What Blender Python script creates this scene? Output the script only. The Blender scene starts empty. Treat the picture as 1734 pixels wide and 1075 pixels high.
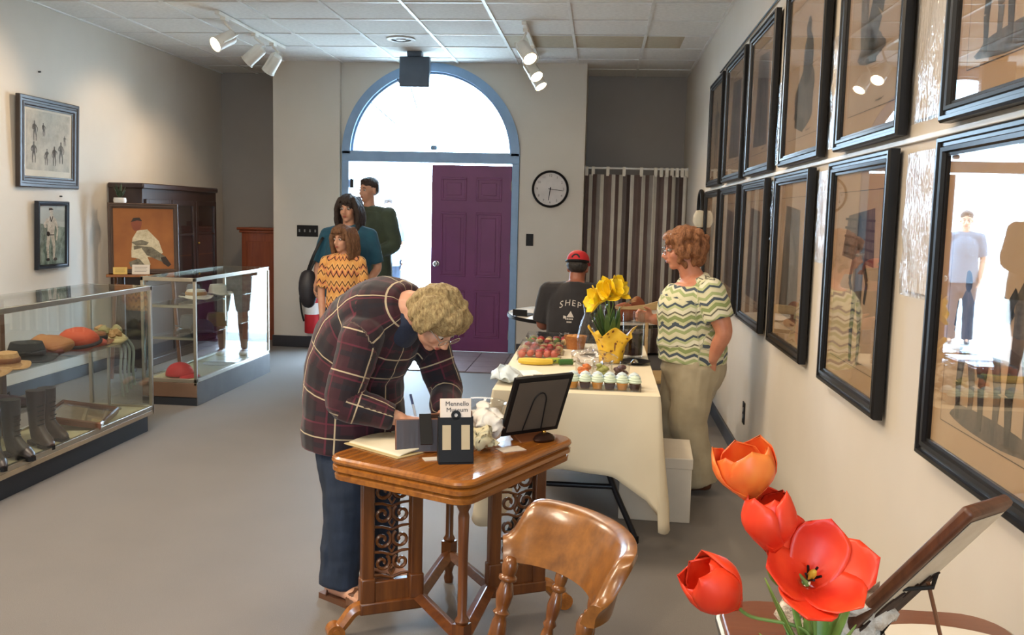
import bpy, bmesh, math, random
import numpy as np
from mathutils import Vector, Matrix, noise
from math import sin, cos, pi, radians as rad
random.seed(7)
C = bpy.context.scene.collection
V = Vector

# ------------------------------------------------------------------ camera, world, lights, exposure
F_PX, YAW, PITCH, ROLL, CAM_H = 1580.85, 0.0923, 0.11, 0.0238, 1.462
def camera():
    fwd = V((-sin(YAW)*cos(PITCH), cos(YAW)*cos(PITCH), -sin(PITCH)))
    rt = V((cos(YAW), sin(YAW), 0)); up = rt.cross(fwd)
    r = rt*cos(ROLL) + up*sin(ROLL); u = up*cos(ROLL) - rt*sin(ROLL)
    cd = bpy.data.cameras.new('camera'); cd.sensor_width = 36; cd.lens = F_PX/1734*36
    cd.clip_start = .05
    o = bpy.data.objects.new('camera', cd); C.objects.link(o)
    m = Matrix((r, u, -fwd)).transposed().to_4x4(); m.translation = (0, 0, CAM_H)
    o.matrix_world = m
    bpy.context.scene.camera = o
camera()
def lin(c):
    return tuple(((x/255)/12.92 if x <= 10 else ((x/255+.055)/1.055)**2.4) for x in c)
def hx(s):
    return lin((int(s[0:2], 16), int(s[2:4], 16), int(s[4:6], 16)))
w = bpy.data.worlds.new('world'); bpy.context.scene.world = w; w.use_nodes = True
bg = w.node_tree.nodes['Background']
bg.inputs[0].default_value = (0.56, 0.77, 1.0, 1); bg.inputs[1].default_value = 22.0
vs = bpy.context.scene.view_settings
vs.view_transform = 'Standard'; vs.look = 'None'; vs.gamma = 1; vs.exposure = 0.6; vs.use_curve_mapping = False
def area(name, loc, target, sx, sy, power, col):
    l = bpy.data.lights.new(name, 'AREA'); l.shape = 'RECTANGLE'; l.size = sx; l.size_y = sy
    l.energy = power; l.color = col
    o = bpy.data.objects.new(name, l); C.objects.link(o); o.location = loc
    d = V(target) - V(loc); o.rotation_euler = d.to_track_quat('-Z', 'Y').to_euler()
    return o
def spot(name, loc, target, power, col, angle=60, blend=.6, r=.04):
    l = bpy.data.lights.new(name, 'SPOT'); l.energy = power; l.color = col
    l.spot_size = rad(angle); l.spot_blend = blend; l.shadow_soft_size = r
    o = bpy.data.objects.new(name, l); C.objects.link(o); o.location = loc
    d = V(target) - V(loc); o.rotation_euler = d.to_track_quat('-Z', 'Y').to_euler()
    return o
WARM = (1.0, .74, .46); NEUT = (1.0, .84, .65); COOL = (.78, .89, 1.0)
# added area fills at ceiling height, out of frame, to brighten the room
for i, (x, y, e) in enumerate([(-2.7, 4.6, 52), (-.7, 4.6, 20), (-2.7, 1.5, 54), (-.7, 1.2, 22), (-1.8, -1.6, 46)]):
    area('ceiling_fill', (x, y, 2.96), (x, y, 0), 1.15, .55, e, NEUT)
# added cool fill behind the camera for the left wall; no window there
area('rear_fill', (.2, -3.9, 1.8), (-4.3, 5.0, 1.4), 1.2, 2.0, 125, (.56, .79, 1.0))
# track spots out of frame, washing the right wall and the tables
spot('track_spot', (-.75, 2.4, 2.85), (.88, 3.0, 1.6), 20, WARM, 75)
spot('track_spot', (-.75, 3.9, 2.85), (.88, 4.3, 1.5), 20, WARM, 75)
spot('track_spot', (-.75, 1.0, 2.85), (.6, 1.8, .9), 19, WARM, 75)
spot('track_spot', (-1.9, 2.2, 2.85), (-.3, 2.9, .4), 50, WARM, 60)

# ------------------------------------------------------------------ node helpers
class NT:
    def __init__(s, name):
        s.m = bpy.data.materials.new(name); s.m.use_nodes = True
        s.t = s.m.node_tree; s.n = s.t.nodes; s.p = s.n['Principled BSDF']; s.out = s.n['Material Output']
    def link(s, a, b): s.t.links.new(a, b)
    def new(s, typ, **k):
        nd = s.n.new(typ)
        for a, b in k.items(): setattr(nd, a, b)
        return nd
    def put(s, sock, v):
        if v is None: return
        if isinstance(v, (int, float)): sock.default_value = v
        elif isinstance(v, tuple): sock.default_value = v if len(v) == len(sock.default_value) else v + (1,)
        else: s.link(v, sock)
    def math(s, op, a, b=None, c=None):
        nd = s.new('ShaderNodeMath', operation=op)
        s.put(nd.inputs[0], a); s.put(nd.inputs[1], b); s.put(nd.inputs[2], c)
        return nd.outputs[0]
    def mix(s, f, a, b):
        nd = s.new('ShaderNodeMix', data_type='RGBA')
        s.put(nd.inputs[0], f); s.put(nd.inputs[6], a); s.put(nd.inputs[7], b)
        return nd.outputs[2]
    def coord(s, kind='Object', scale=(1, 1, 1)):
        tc = s.new('ShaderNodeTexCoord'); mp = s.new('ShaderNodeMapping')
        s.link(tc.outputs[kind], mp.inputs[0]); mp.inputs['Scale'].default_value = scale
        return mp.outputs[0]
    def noise(s, vec, scale, detail=3, rough=.55):
        nd = s.new('ShaderNodeTexNoise'); s.link(vec, nd.inputs['Vector'])
        nd.inputs['Scale'].default_value = scale; nd.inputs['Detail'].default_value = detail
        nd.inputs['Roughness'].default_value = rough
        return nd.outputs[0]
    def ramp(s, f, stops, interp='LINEAR'):
        nd = s.new('ShaderNodeValToRGB'); cr = nd.color_ramp; cr.interpolation = interp
        while len(cr.elements) < len(stops): cr.elements.new(.5)
        for e, (p, c) in zip(cr.elements, stops): e.position = p; e.color = c + (1,)
        s.link(f, nd.inputs[0])
        return nd.outputs[0]
    def bump(s, h, strength, dist=.01):
        nd = s.new('ShaderNodeBump'); nd.inputs['Strength'].default_value = strength
        nd.inputs['Distance'].default_value = dist
        s.link(h, nd.inputs['Height']); s.link(nd.outputs[0], s.p.inputs['Normal'])
    def attr(s, name):
        return s.new('ShaderNodeAttribute', attribute_name=name)
    def set(s, rough=.5, metal=0, spec=.5, coat=0, sheen=0):
        s.p.inputs['Roughness'].default_value = rough; s.p.inputs['Metallic'].default_value = metal
        s.p.inputs['Specular IOR Level'].default_value = spec; s.p.inputs['Coat Weight'].default_value = coat
        s.p.inputs['Coat Roughness'].default_value = .12
        s.p.inputs['Sheen Weight'].default_value = sheen
def M(name, c, c2=None, rough=.5, metal=0, scale=6, stretch=(1, 1, 1), bump=0, bscale=60, spec=.5, coat=0, sheen=0, sss=0):
    t = NT(name); t.set(rough, metal, spec, coat, sheen)
    c = hx(c); c2 = hx(c2) if c2 else tuple(x*.86 for x in c)
    v = t.coord('Object', stretch)
    f = t.noise(v, scale)
    t.link(t.ramp(f, [(.33, c), (.67, c2)]), t.p.inputs['Base Color'])
    if bump: t.bump(t.noise(v, bscale, 4), bump)
    if sss:
        t.p.inputs['Subsurface Weight'].default_value = sss
        t.p.inputs['Subsurface Radius'].default_value = (.02, .007, .004)
    return t.m
def wood(name, c, c2, axis=0, rough=.3, coat=.3, scale=3):
    st = [14, 14, 14]; st[axis] = 1.2
    t = NT(name); t.set(rough, 0, .5, coat)
    v = t.coord('Object', tuple(st)); f = t.noise(v, scale, 5, .6)
    t.link(t.ramp(f, [(.3, hx(c)), (.7, hx(c2))]), t.p.inputs['Base Color'])
    t.bump(f, .06)
    return t.m
def glassmat(name, tint=(.97, .99, .985), ior=1.5, gain=1.0):
    t = NT(name); tr = t.new('ShaderNodeBsdfTransparent'); gl = t.new('ShaderNodeBsdfGlossy')
    fr = t.new('ShaderNodeFresnel'); mx = t.new('ShaderNodeMixShader')
    ge = t.new('ShaderNodeNewGeometry')                             # same reflectance on the way in and out of a pane
    t.link(t.math('ADD', t.math('MULTIPLY', ge.outputs['Backfacing'], 1/ior-ior), ior), fr.inputs[0]); tr.inputs[0].default_value = tint + (1,)
    gl.inputs['Roughness'].default_value = .012
    t.link(t.math('MULTIPLY', fr.outputs[0], gain), mx.inputs[0]); t.link(tr.outputs[0], mx.inputs[1])
    t.link(gl.outputs[0], mx.inputs[2]); t.link(mx.outputs[0], t.out.inputs[0])
    t.n.remove(t.p)
    return t.m
def emis(name, c, s):
    t = NT(name); t.p.inputs['Base Color'].default_value = hx(c) + (1,)
    t.p.inputs['Emission Color'].default_value = hx(c) + (1,); t.p.inputs['Emission Strength'].default_value = s
    return t.m

# ------------------------------------------------------------------ mesh helpers
class MB:
    def __init__(s): s.v = []; s.f = []; s.m = []
    def add(s, vs, fs, T=None, mi=0):
        o = len(s.v)
        s.v += [tuple(T @ V(v)) for v in vs] if T is not None else [tuple(v) for v in vs]
        s.f += [tuple(i+o for i in f) for f in fs]; s.m += [mi]*len(fs)
        return s
    def box(s, a, b, T=None, mi=0):
        x0, y0, z0 = a; x1, y1, z1 = b
        vs = [(x0,y0,z0),(x1,y0,z0),(x1,y1,z0),(x0,y1,z0),(x0,y0,z1),(x1,y0,z1),(x1,y1,z1),(x0,y1,z1)]
        return s.add(vs, [(0,3,2,1),(4,5,6,7),(0,1,5,4),(1,2,6,5),(2,3,7,6),(3,0,4,7)], T, mi)
    def tube(s, pts, r, n=10, side=None, caps=True, closed=False, mi=0, T=None):
        pts = [V(p) for p in pts]; k = len(pts)
        if not isinstance(r, (list, tuple)): r = [r]*k
        sd = V(side) if side is not None else None
        vs = []; fs = []; last = None
        for i, p in enumerate(pts):
            a = pts[(i-1) % k] if closed else pts[max(i-1, 0)]; b = pts[(i+1) % k] if closed else pts[min(i+1, k-1)]
            t = (b-a).normalized() if (b-a).length > 1e-9 else V((0, 0, 1))
            ref = sd if sd is not None else last
            if ref is None: ref = V((1, 0, 0)) if abs(t.x) < .8 else V((0, 1, 0))
            x = ref - t*ref.dot(t)
            if x.length < 1e-6: x = t.orthogonal()
            x.normalize(); y = t.cross(x); last = x
            ra, rb = r[i] if isinstance(r[i], (tuple, list)) else (r[i], r[i])
            for j in range(n):
                a_ = 2*pi*j/n
                vs.append(p + x*(ra*cos(a_)) + y*(rb*sin(a_)))
        for i in range(k if closed else k-1):
            for j in range(n):
                i2 = (i+1) % k
                fs.append((i*n+j, i*n+(j+1) % n, i2*n+(j+1) % n, i2*n+j))
        if caps and not closed:
            fs.append(tuple(range(n))[::-1]); fs.append(tuple((k-1)*n+j for j in range(n)))
        return s.add(vs, fs, T, mi)
    def lathe(s, prof, n=24, T=None, mi=0, cap=True):
        vs = []; fs = []
        for r, z in prof:
            for j in range(n): vs.append((r*cos(2*pi*j/n), r*sin(2*pi*j/n), z))
        for i in range(len(prof)-1):
            for j in range(n): fs.append((i*n+j, i*n+(j+1) % n, (i+1)*n+(j+1) % n, (i+1)*n+j))
        if cap:
            fs.append(tuple(range(n))[::-1]); fs.append(tuple((len(prof)-1)*n+j for j in range(n)))
        return s.add(vs, fs, T, mi)
    def ell(s, c, r, T=None, n=14, mi=0):
        if not isinstance(r, (tuple, list)): r = (r, r, r)
        vs = [(c[0], c[1], c[2]-r[2])]; fs = []; h = n//2
        for i in range(1, h):
            a = -pi/2 + pi*i/h
            for j in range(n):
                b = 2*pi*j/n; vs.append((c[0]+r[0]*cos(a)*cos(b), c[1]+r[1]*cos(a)*sin(b), c[2]+r[2]*sin(a)))
        vs.append((c[0], c[1], c[2]+r[2])); e = len(vs)-1
        for j in range(n):
            fs.append((0, 1+(j+1) % n, 1+j)); fs.append((e, 1+(h-2)*n+j, 1+(h-2)*n+(j+1) % n))
        for i in range(h-2):
            for j in range(n):
                fs.append((1+i*n+j, 1+i*n+(j+1) % n, 1+(i+1)*n+(j+1) % n, 1+(i+1)*n+j))
        return s.add(vs, fs, T, mi)
    def prism(s, poly, z0, z1, T=None, mi=0):
        n = len(poly); vs = [(x, y, z0) for x, y in poly] + [(x, y, z1) for x, y in poly]
        fs = [tuple(range(n))[::-1], tuple(range(n, 2*n))] + [(i, (i+1) % n, n+(i+1) % n, n+i) for i in range(n)]
        return s.add(vs, fs, T, mi)
    def surf(s, fn, nu, nv, T=None, mi=0, wrap=False):
        vs = [fn(i/nu, j/nv) for i in range(nu + (0 if wrap else 1)) for j in range(nv+1)]; fs = []
        k = nu if wrap else nu+1
        for i in range(nu):
            for j in range(nv):
                a = i*(nv+1)+j; b = ((i+1) % k)*(nv+1)+j
                fs.append((a, b, b+1, a+1))
        return s.add(vs, fs, T, mi)
    def mesh(s, name):
        me = bpy.data.meshes.new(name); me.from_pydata(s.v, [], s.f)
        me.polygons.foreach_set('material_index', s.m); me.update()
        return me
    def build(s, name, mats, parent=None, smooth=40, bevel=0, solid=0, loc=None):
        me = s.mesh(name)
        for m in (mats if isinstance(mats, (list, tuple)) else [mats]): me.materials.append(m)
        if smooth:
            me.polygons.foreach_set('use_smooth', [True]*len(me.polygons))
            me.set_sharp_from_angle(angle=rad(smooth))
        return link(name, me, parent, bevel, solid, loc)
def link(name, me, parent=None, bevel=0, solid=0, loc=None):
    o = bpy.data.objects.new(name, me); C.objects.link(o)
    if parent is not None: o.parent = parent
    if loc is not None: o.location = loc
    if solid:
        md = o.modifiers.new('solid', 'SOLIDIFY'); md.thickness = solid; md.offset = 0
    if bevel:
        md = o.modifiers.new('bevel', 'BEVEL'); md.width = bevel; md.segments = 2; md.limit_method = 'ANGLE'; md.angle_limit = rad(40)
        md.harden_normals = False
    return o
def tag(o, label=None, cat=None, group=None, kind=None):
    if label: o['label'] = label
    if cat: o['category'] = cat
    if group: o['group'] = group
    if kind: o['kind'] = kind
    return o
def thing(name, label, cat, loc=(0, 0, 0), rz=0, group=None, rot=None):
    o = bpy.data.objects.new(name, None); C.objects.link(o); o.location = loc
    o.empty_display_size = .05
    o.rotation_euler = rot if rot else (0, 0, rz)
    return tag(o, label, cat, group)
def struct(o): o['kind'] = 'structure'; return o
def copy_tree(o, parent=None):
    c = o.copy(); C.objects.link(c)
    if parent is not None: c.parent = parent
    for ch in list(o.children): copy_tree(ch, c)
    return c
def catmull(pts, k=6):
    pts = [np.array(p, float) for p in pts]; P = [pts[0]] + pts + [pts[-1]]; out = []
    for i in range(1, len(P)-2):
        for j in range(k):
            t = j/k; a, b, c, d = P[i-1], P[i], P[i+1], P[i+2]
            out.append(.5*((2*b)+(-a+c)*t+(2*a-5*b+4*c-d)*t*t+(-a+3*b-3*c+d)*t**3))
    out.append(pts[-1])
    return [tuple(x) for x in out]
def TR(loc=(0, 0, 0), rot=(0, 0, 0), s=1):
    from mathutils import Euler
    return Matrix.Translation(loc) @ Euler(rot).to_matrix().to_4x4() @ Matrix.Scale(s, 4)
def frame_T(origin, x, z):
    x = V(x).normalized(); z = V(z); z = (z - x*z.dot(x)).normalized(); y = z.cross(x)
    m = Matrix((x, y, z)).transposed().to_4x4(); m.translation = V(origin)
    return m
def text_mesh(s, size, font_extrude=.0005, shear=0):
    cu = bpy.data.curves.new('txt', 'FONT'); cu.body = s; cu.size = size; cu.extrude = font_extrude
    cu.align_x = 'CENTER'; cu.align_y = 'CENTER'; cu.resolution_u = 2
    o = bpy.data.objects.new('txt', cu); C.objects.link(o)
    dg = bpy.context.evaluated_depsgraph_get(); me = bpy.data.meshes.new_from_object(o.evaluated_get(dg))
    bpy.data.objects.remove(o); bpy.data.curves.remove(cu)
    return me

# ------------------------------------------------------------------ materials
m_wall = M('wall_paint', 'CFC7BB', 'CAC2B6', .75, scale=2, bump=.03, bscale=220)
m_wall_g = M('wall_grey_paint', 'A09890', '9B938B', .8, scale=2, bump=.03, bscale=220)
m_tile = M('ceiling_tile', 'EBE9E4', 'DFDDD8', .9, scale=30, bump=.25, bscale=260)
m_tile_st = M('ceiling_tile_tan', 'C2B69E', 'B9AD96', .9, scale=20, bump=.2, bscale=260)
m_grid = M('ceiling_bar', 'ECECE8', None, .4)
m_base = M('baseboard_rubber', '34343A', None, .45)
def carpet():
    t = NT('carpet'); t.set(.62, 0, .45, sheen=.1)
    v = t.coord('Object'); a = t.noise(v, 420, 2); b = t.noise(v, 3, 3)
    c1 = t.ramp(a, [(.3, hx('5F5A57')), (.7, hx('7D7772'))])
    c2 = t.ramp(b, [(.3, (.93, .93, .93)), (.7, (1, 1, 1))])
    nd = t.new('ShaderNodeMix', data_type='RGBA', blend_type='MULTIPLY'); nd.inputs[0].default_value = 1
    t.link(c1, nd.inputs[6]); t.link(c2, nd.inputs[7]); t.link(nd.outputs[2], t.p.inputs['Base Color'])
    t.bump(a, .15, .002)
    return t.m
m_carpet = carpet()
m_ftile = M('slate_tile', '857879', '938688', .30, scale=9, bump=.12, bscale=30)
m_grout = M('tile_grout', '4A4444', None, .9)
m_blue = M('door_frame_blue', '86A4C4', '7C9ABA', .42)
m_purple = M('door_purple', '6E2C5E', '652856', .42, scale=3)
m_whitep = M('white_paint', 'E6E4DF', None, .45)
m_chrome = M('chrome', 'C8C8C8', None, .18, 1)
m_alu = M('aluminium', 'BDB6A6', None, .32, 1)
m_brass = M('brass', 'B08D4A', None, .3, 1)
m_black = M('black_plastic', '121214', '0F0F12', .5, spec=.3)
m_blackwood = M('black_frame_lacquer', '0B0A0C', '100F11', .34, spec=.35)
m_glass = glassmat('clear_glass')
m_pglass = glassmat('picture_glass', (.985, .985, .98), 1.42)
m_cglass = glassmat('case_glass', (.93, .965, .955), 1.75)
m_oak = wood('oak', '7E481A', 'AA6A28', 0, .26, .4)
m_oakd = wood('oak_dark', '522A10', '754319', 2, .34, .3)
m_maple = wood('maple_chair', '63390F', '8C5820', 0, .3, .35, 2)
m_dark = wood('dark_cabinet_wood', '2A1B18', '38241E', 2, .35, .3)
m_cherry = wood('cherry_wood', '7A3A22', '8E4A2C', 2, .4, .2)
m_walnut = wood('walnut', '5C3620', '7A4A2E', 0, .35, .3)
m_tabletop = wood('brown_table_veneer', '6B3E2A', '7D4C34', 0, .35, .2, 2)

# ------------------------------------------------------------------ room shell
XL, XR, YB, YA, ZC = -4.37, .882, 9.635, 10.522, 2.99
YN = -4.0                                                        # wall behind the camera
def shell(name, a, b, m): return struct(MB().box(a, b).build(name, m))
floor = shell('floor', (XL-.1, YN-.1, -.12), (XR+.1, YA+.1, 0), m_carpet)
shell('wall_right', (XR, YN-.1, 0), (XR+.12, YA+.1, ZC+.2), m_wall)
shell('wall_left', (XL-.12, YN-.1, 0), (XL, YA+.1, ZC+.2), m_wall)
shell('wall_rear', (XL, YN-.12, 0), (XR, YN, ZC+.2), m_wall)
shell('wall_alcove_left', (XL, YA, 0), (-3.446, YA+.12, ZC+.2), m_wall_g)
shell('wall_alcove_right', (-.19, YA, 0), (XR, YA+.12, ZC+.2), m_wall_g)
shell('wall_pilaster_left', (-3.446, YB, 0), (-2.735, YA+.12, ZC+.06), m_wall)
shell('wall_pilaster_right', (-.842, YB, 0), (-.19, YA+.12, ZC+.06), m_wall)
# entry wall: slightly recessed, with an arched opening
AX, AR, AZ, DY = -1.788, .92, 2.055, 9.69
def entry_wall():
    mb = MB(); n = 40; x0, x1, zt = -2.735, -.842, ZC+.06
    for y0, y1 in ((DY, DY+.16),):
        top = []; arc = []
        for i in range(n+1):
            a = pi - pi*i/n; arc.append((AX+AR*cos(a), AZ+AR*sin(a)))
        outer = [(x0 if i == 0 else x1 if i == n else x0+(x1-x0)*i/n, zt) for i in range(n+1)]
        vs = [(x, y0, z) for x, z in arc] + [(x, y0, z) for x, z in outer] + [(x, y1, z) for x, z in arc] + [(x, y1, z) for x, z in outer]
        k = n+1; fs = []
        for i in range(n):
            fs.append((i, k+i, k+i+1, i+1)); fs.append((2*k+i, 2*k+i+1, 3*k+i+1, 3*k+i)); fs.append((i, i+1, 2*k+i+1, 2*k+i))
        mb.add(vs, fs)
        mb.box((x0, y0, 0), (AX-AR, y1, AZ)); mb.box((AX+AR, y0, 0), (x1, y1, AZ))
        # triangular leftovers at the springing line
        mb.add([(x0, y0, AZ), (AX-AR, y0, AZ), (x0, y0, zt)], [(0, 1, 2)]); mb.add([(x1, y0, AZ), (AX+AR, y0, AZ), (x1, y0, zt)], [(0, 2, 1)])
    return struct(mb.build('wall_entry', m_wall, smooth=30))
entry_wall()
# ceiling with lay-in tiles
GX, GY, G = -2.1161, 6.9404, .6096
ceil = shell('ceiling', (XL, YN, ZC+.05), (XR, YA, ZC+.16), m_whitep)
y_t0 = GY-3*G
tm = {}
def tile_at(x0, x1, y0, y1, mat):
    key = (round(x1-x0, 3), round(y1-y0, 3), mat.name)
    if key not in tm:
        a, b = (x1-x0)/2, (y1-y0)/2
        me = MB().box((-a, -b, 0), (a, b, .016)).mesh('ceiling_tile'); me.materials.append(mat); tm[key] = me
    link('ceiling_tile', tm[key], ceil, loc=((x0+x1)/2, (y0+y1)/2, ZC-.004+random.uniform(0, .004)))
for i in range(-4, 6):
    for j in range(-3, 7):
        x0, x1 = GX+i*G+.011, GX+(i+1)*G-.011; y0, y1 = GY+j*G+.011, GY+(j+1)*G-.011
        x0, x1 = max(x0, XL+.02), min(x1, XR-.02); y1 = min(y1, YA-.02)
        if x1-x0 < .04 or y1-y0 < .04: continue
        tan_ = (j == 2 and i in (2, 3))
        tile_at(x0, x1, y0, y1, m_tile_st if tan_ else m_tile)
tile_at(GX+4*G+.011, GX+4*G+.33, GY+2*G+.02, GY+3*G-.02, m_tile_st)
mb = MB(); mb.box((XL+.01, YN, ZC), (XR-.01, y_t0-.011, ZC+.02))
tag(mb.build('ceiling_tile_field', m_tile, ceil), kind='stuff')
for i in range(-3, 6):
    x = GX+i*G
    if x < XR-.03: MB().box((x-.012, YN, ZC-.011), (x+.012, YA, ZC-.001)).build('ceiling_bar', m_grid, ceil)
for j in range(-14, 7):
    y = GY+j*G
    if YN < y < YA-.02: MB().box((XL, y-.010, ZC-.008), (XR, y+.010, ZC-.002)).build('ceiling_bar', m_grid, ceil)
for nm, a, b in [('wall_angle', (XL, YN, ZC-.012), (XL+.02, YA, ZC-.001)), ('wall_angle', (XR-.02, YN, ZC-.012), (XR, YA, ZC-.001))]:
    MB().box(a, b).build(nm, m_grid, ceil)
# entry floor tiles
fx0, fx1, fy0, fy1 = -2.73, -.2, 8.43, 9.69
MB().box((fx0, fy0, .0005), (fx1, fy1, .003)).build('grout_bed', m_grout, floor)
s_ = .305; ftm = MB().box((-.148, -.148, 0), (.148, .148, .009)).mesh('floor_tile'); ftm.materials.append(m_ftile)
for i in range(9):
    for j in range(4):
        x, y = fx0+.005+s_*(i+.5), fy0+s_*(j+.5)+.003
        if x > fx1-.1: continue
        link('floor_tile', ftm, floor, loc=(x, y, .002+random.uniform(0, .0015)))
# baseboards
for nm, a, b in [('baseboard_left', (XL, YN, 0), (XL+.015, YA, .10)), ('baseboard_right', (XR-.015, YN, 0), (XR, YA, .10)),
                 ('baseboard_pilaster_left', (-3.461, YB-.015, 0), (-2.735, YB, .12)), ('baseboard_pilaster_right', (-.842, YB-.015, 0), (-.19, YB, .12)),
                 ('baseboard_alcove_left', (XL, YA-.015, 0), (-3.446, YA, .12)), ('baseboard_side_left', (-3.461, YB, 0), (-3.446, YA, .12)),
                 ('baseboard_alcove_right', (-.19, YA-.015, 0), (XR, YA, .12))]:
    struct(MB().box(a, b).build(nm, m_base, bevel=.004))
# arched frame, transom, fan light
def arch():
    r0, r1 = AR-.075, AR+.012; n = 48
    fr = struct(bpy.data.objects.new('window_1', None)); C.objects.link(fr)
    def ring(ra, rb, y0, y1, name):
        mb = MB()
        def prof(u, v):
            a = pi*u; k = int(round(v*4)) % 4
            r, y = [(ra, y0), (rb, y0), (rb, y1), (ra, y1)][k]
            return (AX+r*cos(a), y, AZ+r*sin(a))
        mb.surf(prof, n, 4)
        return mb.build(name, m_blue, fr)
    ring(r0, r1, DY-.03, DY+.10, 'arch_frame'); ring(r0-.02, r0+.004, DY+.02, DY+.07, 'arch_stop')
    MB().box((AX-r1, DY-.03, 1.975), (AX+r1, DY+.10, AZ+.03)).build('transom_bar', m_blue, fr, bevel=.006)
    mb = MB(); mb.lathe([(.0, 0), (.03, 0), (.038, .02), (.03, .045), (.0, .05)], 16, TR((AX+.04, DY-.02, AZ+.05)))
    mb.build('transom_catch', m_blue, fr)
    pg = MB(); pts = [(AX+r0*cos(pi*i/n), AZ+r0*sin(pi*i/n)) for i in range(n+1)]
    pg.prism([(x, z) for x, z in pts], 0, .005, Matrix(((1, 0, 0, 0), (0, 0, 1, DY+.045), (0, 1, 0, 0), (0, 0, 0, 1))))
    pg.build('fan_light_pane', m_glass, fr, smooth=0)
    for a in (pi*.78, pi*.6, pi*.4, pi*.22):                     # slim muntins radiating from the springing line
        p0 = V((AX+.5*cos(a), DY+.045, AZ+.5*sin(a))); p1 = V((AX+(r0-.01)*cos(a), DY+.045, AZ+(r0-.01)*sin(a)))
        if a > pi*.5: MB().tube([p0, p1], .006, 6).build('muntin', m_blue, fr)
    return fr
arch()
jm = struct(bpy.data.objects.new('trim_1', None)); C.objects.link(jm)
MB().box((AX-AR-.012, DY-.03, 0), (AX-AR+.062, DY+.10, 1.975)).build('door_jamb', m_blue, jm, bevel=.004)
MB().box((AX+AR-.062, DY-.03, 0), (AX+AR+.012, DY+.10, 1.975)).build('door_jamb', m_blue, jm, bevel=.004)
MB().box((AX-AR, DY-.04, 0), (AX+AR, DY+.12, .012)).build('threshold', m_alu, jm, bevel=.003)
def door_leaf(name, w, mat, hinge, ang, side):
    """leaf in local XZ from the hinge, width along local x*side; panels raised on both faces"""
    o = struct(bpy.data.objects.new(name, None)); C.objects.link(o); o.location = hinge; o.rotation_euler = (0, 0, ang)
    h = 1.955; s = side
    def bx(x0, x1, y0, y1, z0, z1): return (min(s*x0, s*x1), y0, z0), (max(s*x0, s*x1), y1, z1)
    MB().box(*bx(0, w, 0, .042, .014, h)).build('door_panel_slab', mat, o, bevel=.003)
    cw = (w-.30)/2
    for c in range(2):
        x0 = .10+c*(cw+.10)
        for z0, z1 in ((.16, .66), (.80, 1.47), (1.59, 1.83)):
            for y0, y1 in ((-.007, .002), (.04, .049)):
                mb = MB(); t = .022
                mb.box(*bx(x0, x0+cw, y0, y1, z0, z0+t)); mb.box(*bx(x0, x0+cw, y0, y1, z1-t, z1))
                mb.box(*bx(x0, x0+t, y0, y1, z0+t, z1-t)); mb.box(*bx(x0+cw-t, x0+cw, y0, y1, z0+t, z1-t))
                mb.box(*bx(x0+.055, x0+cw-.055, y0*.8, y1*1.0, z0+.055, z1-.055))
                mb.build('door_moulding', mat, o, bevel=.004)
    for y, d in ((0, -1), (.042, 1)):
        k = MB(); T = TR((s*(w-.06), y, .93), (rad(90 if d < 0 else -90), 0, 0))
        k.lathe([(.0, 0), (.03, 0), (.03, .006), (.011, .008), (.011, .035), (.026, .045), (.029, .058), (.02, .07), (0, .072)], 18, T)
        k.build('door_knob', m_chrome, o)
    for z in (.2, 1.0, 1.75):
        MB().tube([(0, -.006, z-.05), (0, -.006, z+.05)], .008, 8).build('hinge', m_chrome, o)
    return o
door_leaf('door_1', .835, m_purple, (AX+AR-.064, DY-.005, 0), 0, -1)
door_leaf('door_2', .835, m_whitep, (AX-AR+.064, DY+.06, 0), rad(112), 1)
cb = tag(MB().box((-2.635, DY-.01, 1.70), (-2.60, DY+.05, 1.79)).build('door_closer', m_black, bevel=.006), 'small dark door closer fixed to the left jamb of the open doorway', 'hardware')
# outside
shell('floor_outside', (-14, DY+.12, -.06), (10, 40, -.01), M('pale_concrete', 'C9C7C0', 'BDBBB4', .8, scale=4, bump=.1))

# ------------------------------------------------------------------ framed drawings on the right wall
def paper(name, c, c2): return M(name, c, c2, .8, scale=5, bump=.02, bscale=300)
m_mat_tan = paper('mat_board_tan', 'B59674', 'AF8F6C'); m_paper_o = paper('aged_paper', 'B2977A', 'A88C6E')
def ink(name, c, lo, hi, scale=22, stretch=(1, 1, .35), base='C2A27B'):
    t = NT(name); t.set(.8)
    v = t.coord('Object', stretch); f = t.noise(v, scale, 6, .75)
    t.link(t.ramp(f, [(lo, hx(c)), (hi, hx(base))]), t.p.inputs['Base Color'])
    return t.m
m_ink = ink('graphite_wash', '3A3532', .40, .86, base='85725F'); m_ink2 = ink('graphite_dark', '1F1C19', .48, .92, 30, (1, 1, .5), '5E5145')
m_line = M('ink_line', '4A3B2E', None, .8)
def blob(cx, cz, rx, rz, n=18, seed=0, rough=.18):
    rd = random.Random(seed)
    ph = [rd.uniform(0, 6.28) for _ in range(3)]
    return [(cx+rx*cos(a)*(1+rough*sin(3*a+ph[0])*.6+rough*sin(5*a+ph[1])*.4), cz+rz*sin(a)*(1+rough*sin(2*a+ph[2])*.5)) for a in [2*pi*i/n for i in range(n)]]
def flat(mb, poly, y, mi):
    n = len(poly); mb.add([(x, y, z) for x, z in poly], [tuple(range(n))], mi=mi)
def limb2(mb, pts, w, y, mi):
    for i in range(len(pts)-1):
        (x0, z0), (x1, z1) = pts[i], pts[i+1]; d = math.hypot(x1-x0, z1-z0); nx, nz = -(z1-z0)/d, (x1-x0)/d
        wa = w[i] if isinstance(w, list) else w; wb = w[i+1] if isinstance(w, list) else w
        flat(mb, [(x0+nx*wa, z0+nz*wa), (x0-nx*wa, z0-nz*wa), (x1-nx*wb, z1-nz*wb), (x1+nx*wb, z1+nz*wb)], y, mi)
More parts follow.
